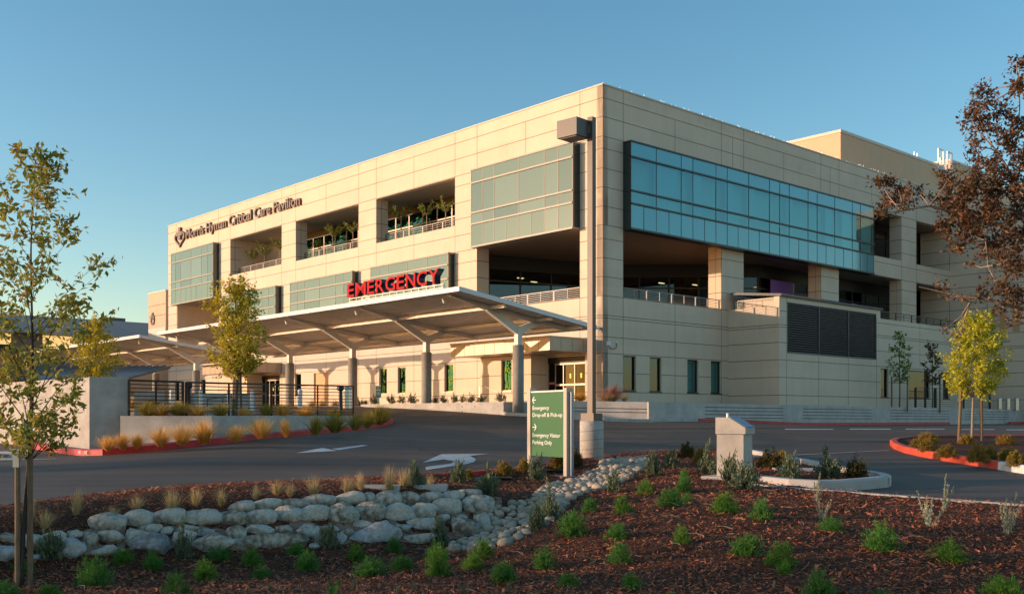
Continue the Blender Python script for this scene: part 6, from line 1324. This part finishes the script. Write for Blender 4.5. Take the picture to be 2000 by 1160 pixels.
# trees behind the left concrete wall
d = 37.0; s = d / FL
tree('golden_tree', 'rounded green and yellow tree behind the left concrete wall', at(186, 790, d), (790 - 628) * s, .05, crown([(0, .45), (.2, .80), (.5, .84), (.75, .5), (1, .12)]), (790 - 735) * s, 44, 8, 12, .11, .45, 'leaf_gold', 'bark', 41, up=.6, spread=.26)
tree('golden_tree', 'dull green tree behind the left wall, mostly hidden by the staked tree', at(20, 800, d), (800 - 690) * s, .05, crown([(0, .5), (.3, .8), (.7, .55), (1, .15)]), (800 - 770) * s, 30, 7, 10, .11, .45, 'leaf_ash', 'bark', 42, up=.6, spread=.26)
# potted saplings on the third floor terraces
for px, yt, lab in ((494, 482, 'left'), (516, 470, 'middle'), (547, 458, 'right'), (622, 460, 'left'), (649.7, 430, 'middle'), (689, 420, 'right'), (783, 392, 'left'), (833, 385, 'middle'), (870, 377, 'right')):
    k = (px - 1000) / FL; t = 1.55; X0 = OX + VX * t; Y0 = OY + VY * t; s_ = (X0 - k * Y0) / (k * VX + VY); b = W(t, s_, 11.9); H = (HZ - yt) / FL * b.y - 11.9
    r = np.random.default_rng(int(px)); o = thing('terrace_sapling', f'{lab} of three bare stemmed saplings in the {"far left" if px < 560 else "middle" if px < 700 else "right"} third floor terrace opening', 'tree', b, 0, 'saplings on the third floor terraces'); mb = MB(); mb.tube([(0, 0, 0), (.02, 0, H * .55), (0, 0, H * .62)], [.045, .04, .035], 6); Cc = []; Dn = []
    for j in range(6):
        a = j * 1.05 + r.uniform(-.3, .3); L = H * r.uniform(.26, .44); e = np.array([math.cos(a) * L * .62, math.sin(a) * L * .5, H * .60 + L * r.uniform(.35, .95)]); e[2] = min(e[2], H); q = np.array([0, 0, H * .58]); mb.tube([q, (q + e) / 2 + [0, 0, .05], e], [.025, .018, .01], 4, cap=False)
        tt = r.uniform(.2, 1, 42)[:, None]; Cc.append(q + (e - q) * tt + r.normal(0, .035, (42, 3))); Dn.append(unit((e - q) * .5 + r.normal(0, .5, (42, 3))))
    mb.build('trunk', 'bark_pale', o); c = np.concatenate(Cc); V, F = leafquads(c, np.concatenate(Dn), .20 * r.uniform(.6, 1.2, len(c)), .4, r); npmesh('crown', V, F, 'leaf_frond', o)
# crape myrtle reaching in from the right
CMd = 12.0; base = Vector((7.6, 12.4, -1.1)); o = thing('crape_myrtle', 'dark red leaved crape myrtle reaching in from the right edge', 'tree', base); mb = MB(); r = np.random.default_rng(77)
def ctr(px, py, dd=0): return np.array(at(px, py, CMd + dd)[:]) - np.array(base[:])
def limb(P, r0, r1, n=6): L = len(P); mb.tube([tuple(p) for p in P], [r0 + (r1 - r0) * i / (L - 1) for i in range(L)], n, cap=False)
trunk_top = ctr(2190, 700)
limb([(0, 0, 0), ctr(2230, 860), trunk_top, ctr(2140, 480), ctr(2090, 300), ctr(2040, 150)], .09, .02, 8)
limb([trunk_top, ctr(2060, 620), ctr(1983, 601), ctr(1930, 585), ctr(1860, 575, .1), ctr(1795, 560, .1)], .035, .006)
limb([ctr(2140, 480), ctr(2050, 430), ctr(1990, 365), ctr(1950, 300), ctr(1905, 250)], .03, .005)
limb([ctr(2140, 480), ctr(2040, 490), ctr(1960, 440), ctr(1880, 420), ctr(1815, 402), ctr(1760, 412), ctr(1722, 395)], .03, .005)
limb([trunk_top, ctr(2080, 640), ctr(2000, 630), ctr(1960, 640), ctr(1930, 625), ctr(1895, 590)], .022, .004); limb([ctr(1983, 601), ctr(1950, 560), ctr(1930, 520), ctr(1925, 470)], .016, .005); limb([ctr(1895, 590), ctr(1870, 640), ctr(1850, 660)], .006, .003)
limb([ctr(2090, 300), ctr(2030, 240), ctr(1990, 170), ctr(1985, 120)], .02, .004); limb([ctr(2100, 420), ctr(2040, 350), ctr(2000, 280)], .02, .006)
CL = [(1995, 125, 26, .9), (1990, 165, 24, .9), (1930, 180, 34, .8), (1905, 215, 34, .9), (1960, 210, 30, .7), (1990, 235, 34, .9), (1925, 255, 42, .9), (1900, 285, 30, .7), (1965, 280, 42, .9), (1995, 310, 38, 1), (1940, 325, 40, .9), (1905, 335, 30, .8), (1975, 360, 46, 1.1), (1935, 375, 42, 1), (1890, 365, 36, 1), (1850, 355, 28, .8), (1850, 400, 40, 1), (1890, 410, 44, 1.1), (1935, 420, 44, 1), (1985, 415, 40, 1), (1752, 362, 26, .9), (1718, 352, 15, .7), (1735, 392, 28, .9), (1775, 385, 26, .8), (1795, 378, 14, .5), (1720, 412, 16, .6), (1852, 440, 28, .9), (1895, 455, 36, .9), (1945, 470, 40, .9), (1990, 465, 40, 1), (1870, 485, 22, .7), (1915, 500, 24, .4), (1960, 515, 38, .9), (1995, 520, 36, 1), (1955, 560, 32, .7), (1990, 575, 34, .9), (1900, 515, 18, .4), (1830, 555, 26, .25), (1870, 580, 30, .3), (1910, 575, 26, .5), (1950, 600, 24, .5), (1985, 625, 24, .5), (1850, 640, 16, .25), (1875, 655, 14, .3), (2040, 200, 60, .9), (2040, 350, 60, 1), (2040, 480, 60, 1), (2050, 590, 50, .9)]
Cc = []; Dn = []; Sz = []
for (px, py, R_, dens) in CL:
    dd = r.uniform(-.35, .35); c0 = ctr(px, py, dd); rr = R_ * CMd / FL; nt = int(10 * dens * (R_ / 30) ** 1.6) + 3
    anc = [ctr(*q) for q in ((1983, 601), (1930, 585), (1990, 365), (1950, 300), (1960, 440), (1880, 420), (1815, 402), (1760, 412), (2040, 350), (2050, 430), (1990, 170), (1925, 470), (1930, 520), (2000, 280), (1895, 590))]; a0 = min(anc, key=lambda q: np.linalg.norm(q - c0)); limb([a0, (a0 + c0) / 2 + r.normal(0, .02, 3), c0], .010, .004, 4)
    for k in range(nt):
        e = c0 + unit(r.normal(size=(1, 3)))[0] * rr * r.uniform(.5, 1.15); limb([c0, (c0 + e) / 2 + r.normal(0, .01, 3), e], .0035, .0015, 3); n = int(26 * min(dens, 1)); tt = r.uniform(.25, 1.1, n)[:, None]
        Cc.append(c0 + (e - c0) * tt + r.normal(0, .028, (n, 3))); Dn.append(unit((e - c0) * 1.5 + r.normal(0, .6, (n, 3))))
mb.build('trunk', 'bark_pale', o, smooth=True); c = np.concatenate(Cc); V, F = leafquads(c, np.concatenate(Dn), .052 * r.uniform(.5, 1.25, len(c)), .55, r); npmesh('crown', V, F, 'leaf_myrtle', o)
# unseen evergreens added left of the frame to shade the foreground and road
for k, (x, y, H, R_) in enumerate([(-26, 5.5, 2.2, 2.1), (-29, 8.6, 2.1, 1.8), (-25, 1.5, 2.6, 2.2), (-35, 15.3, 4.0, .8), (-48, 18.2, 5.2, .55), (-24.5, -2.5, 3.0, 2.2)]):
    tree('shade_evergreen', 'unseen shade evergreen ' + ['nearest the photo edge', 'second from the road', 'beside the nearest one', 'tall and narrow beside the road', 'thin and farthest away', 'closest behind the camera'][k] + ', outside the left edge of view', (x, y, -1.4), H + 1.4, .12, crown([(0, R_ * .8), (.3, R_), (.7, R_ * .8), (1, R_ * .25)]), .6, 36, 6, 3, .36, .5, 'dark_foliage', 'bark', 60 + k, up=.5, spread=.7, group='unseen shade evergreens beyond the left edge')
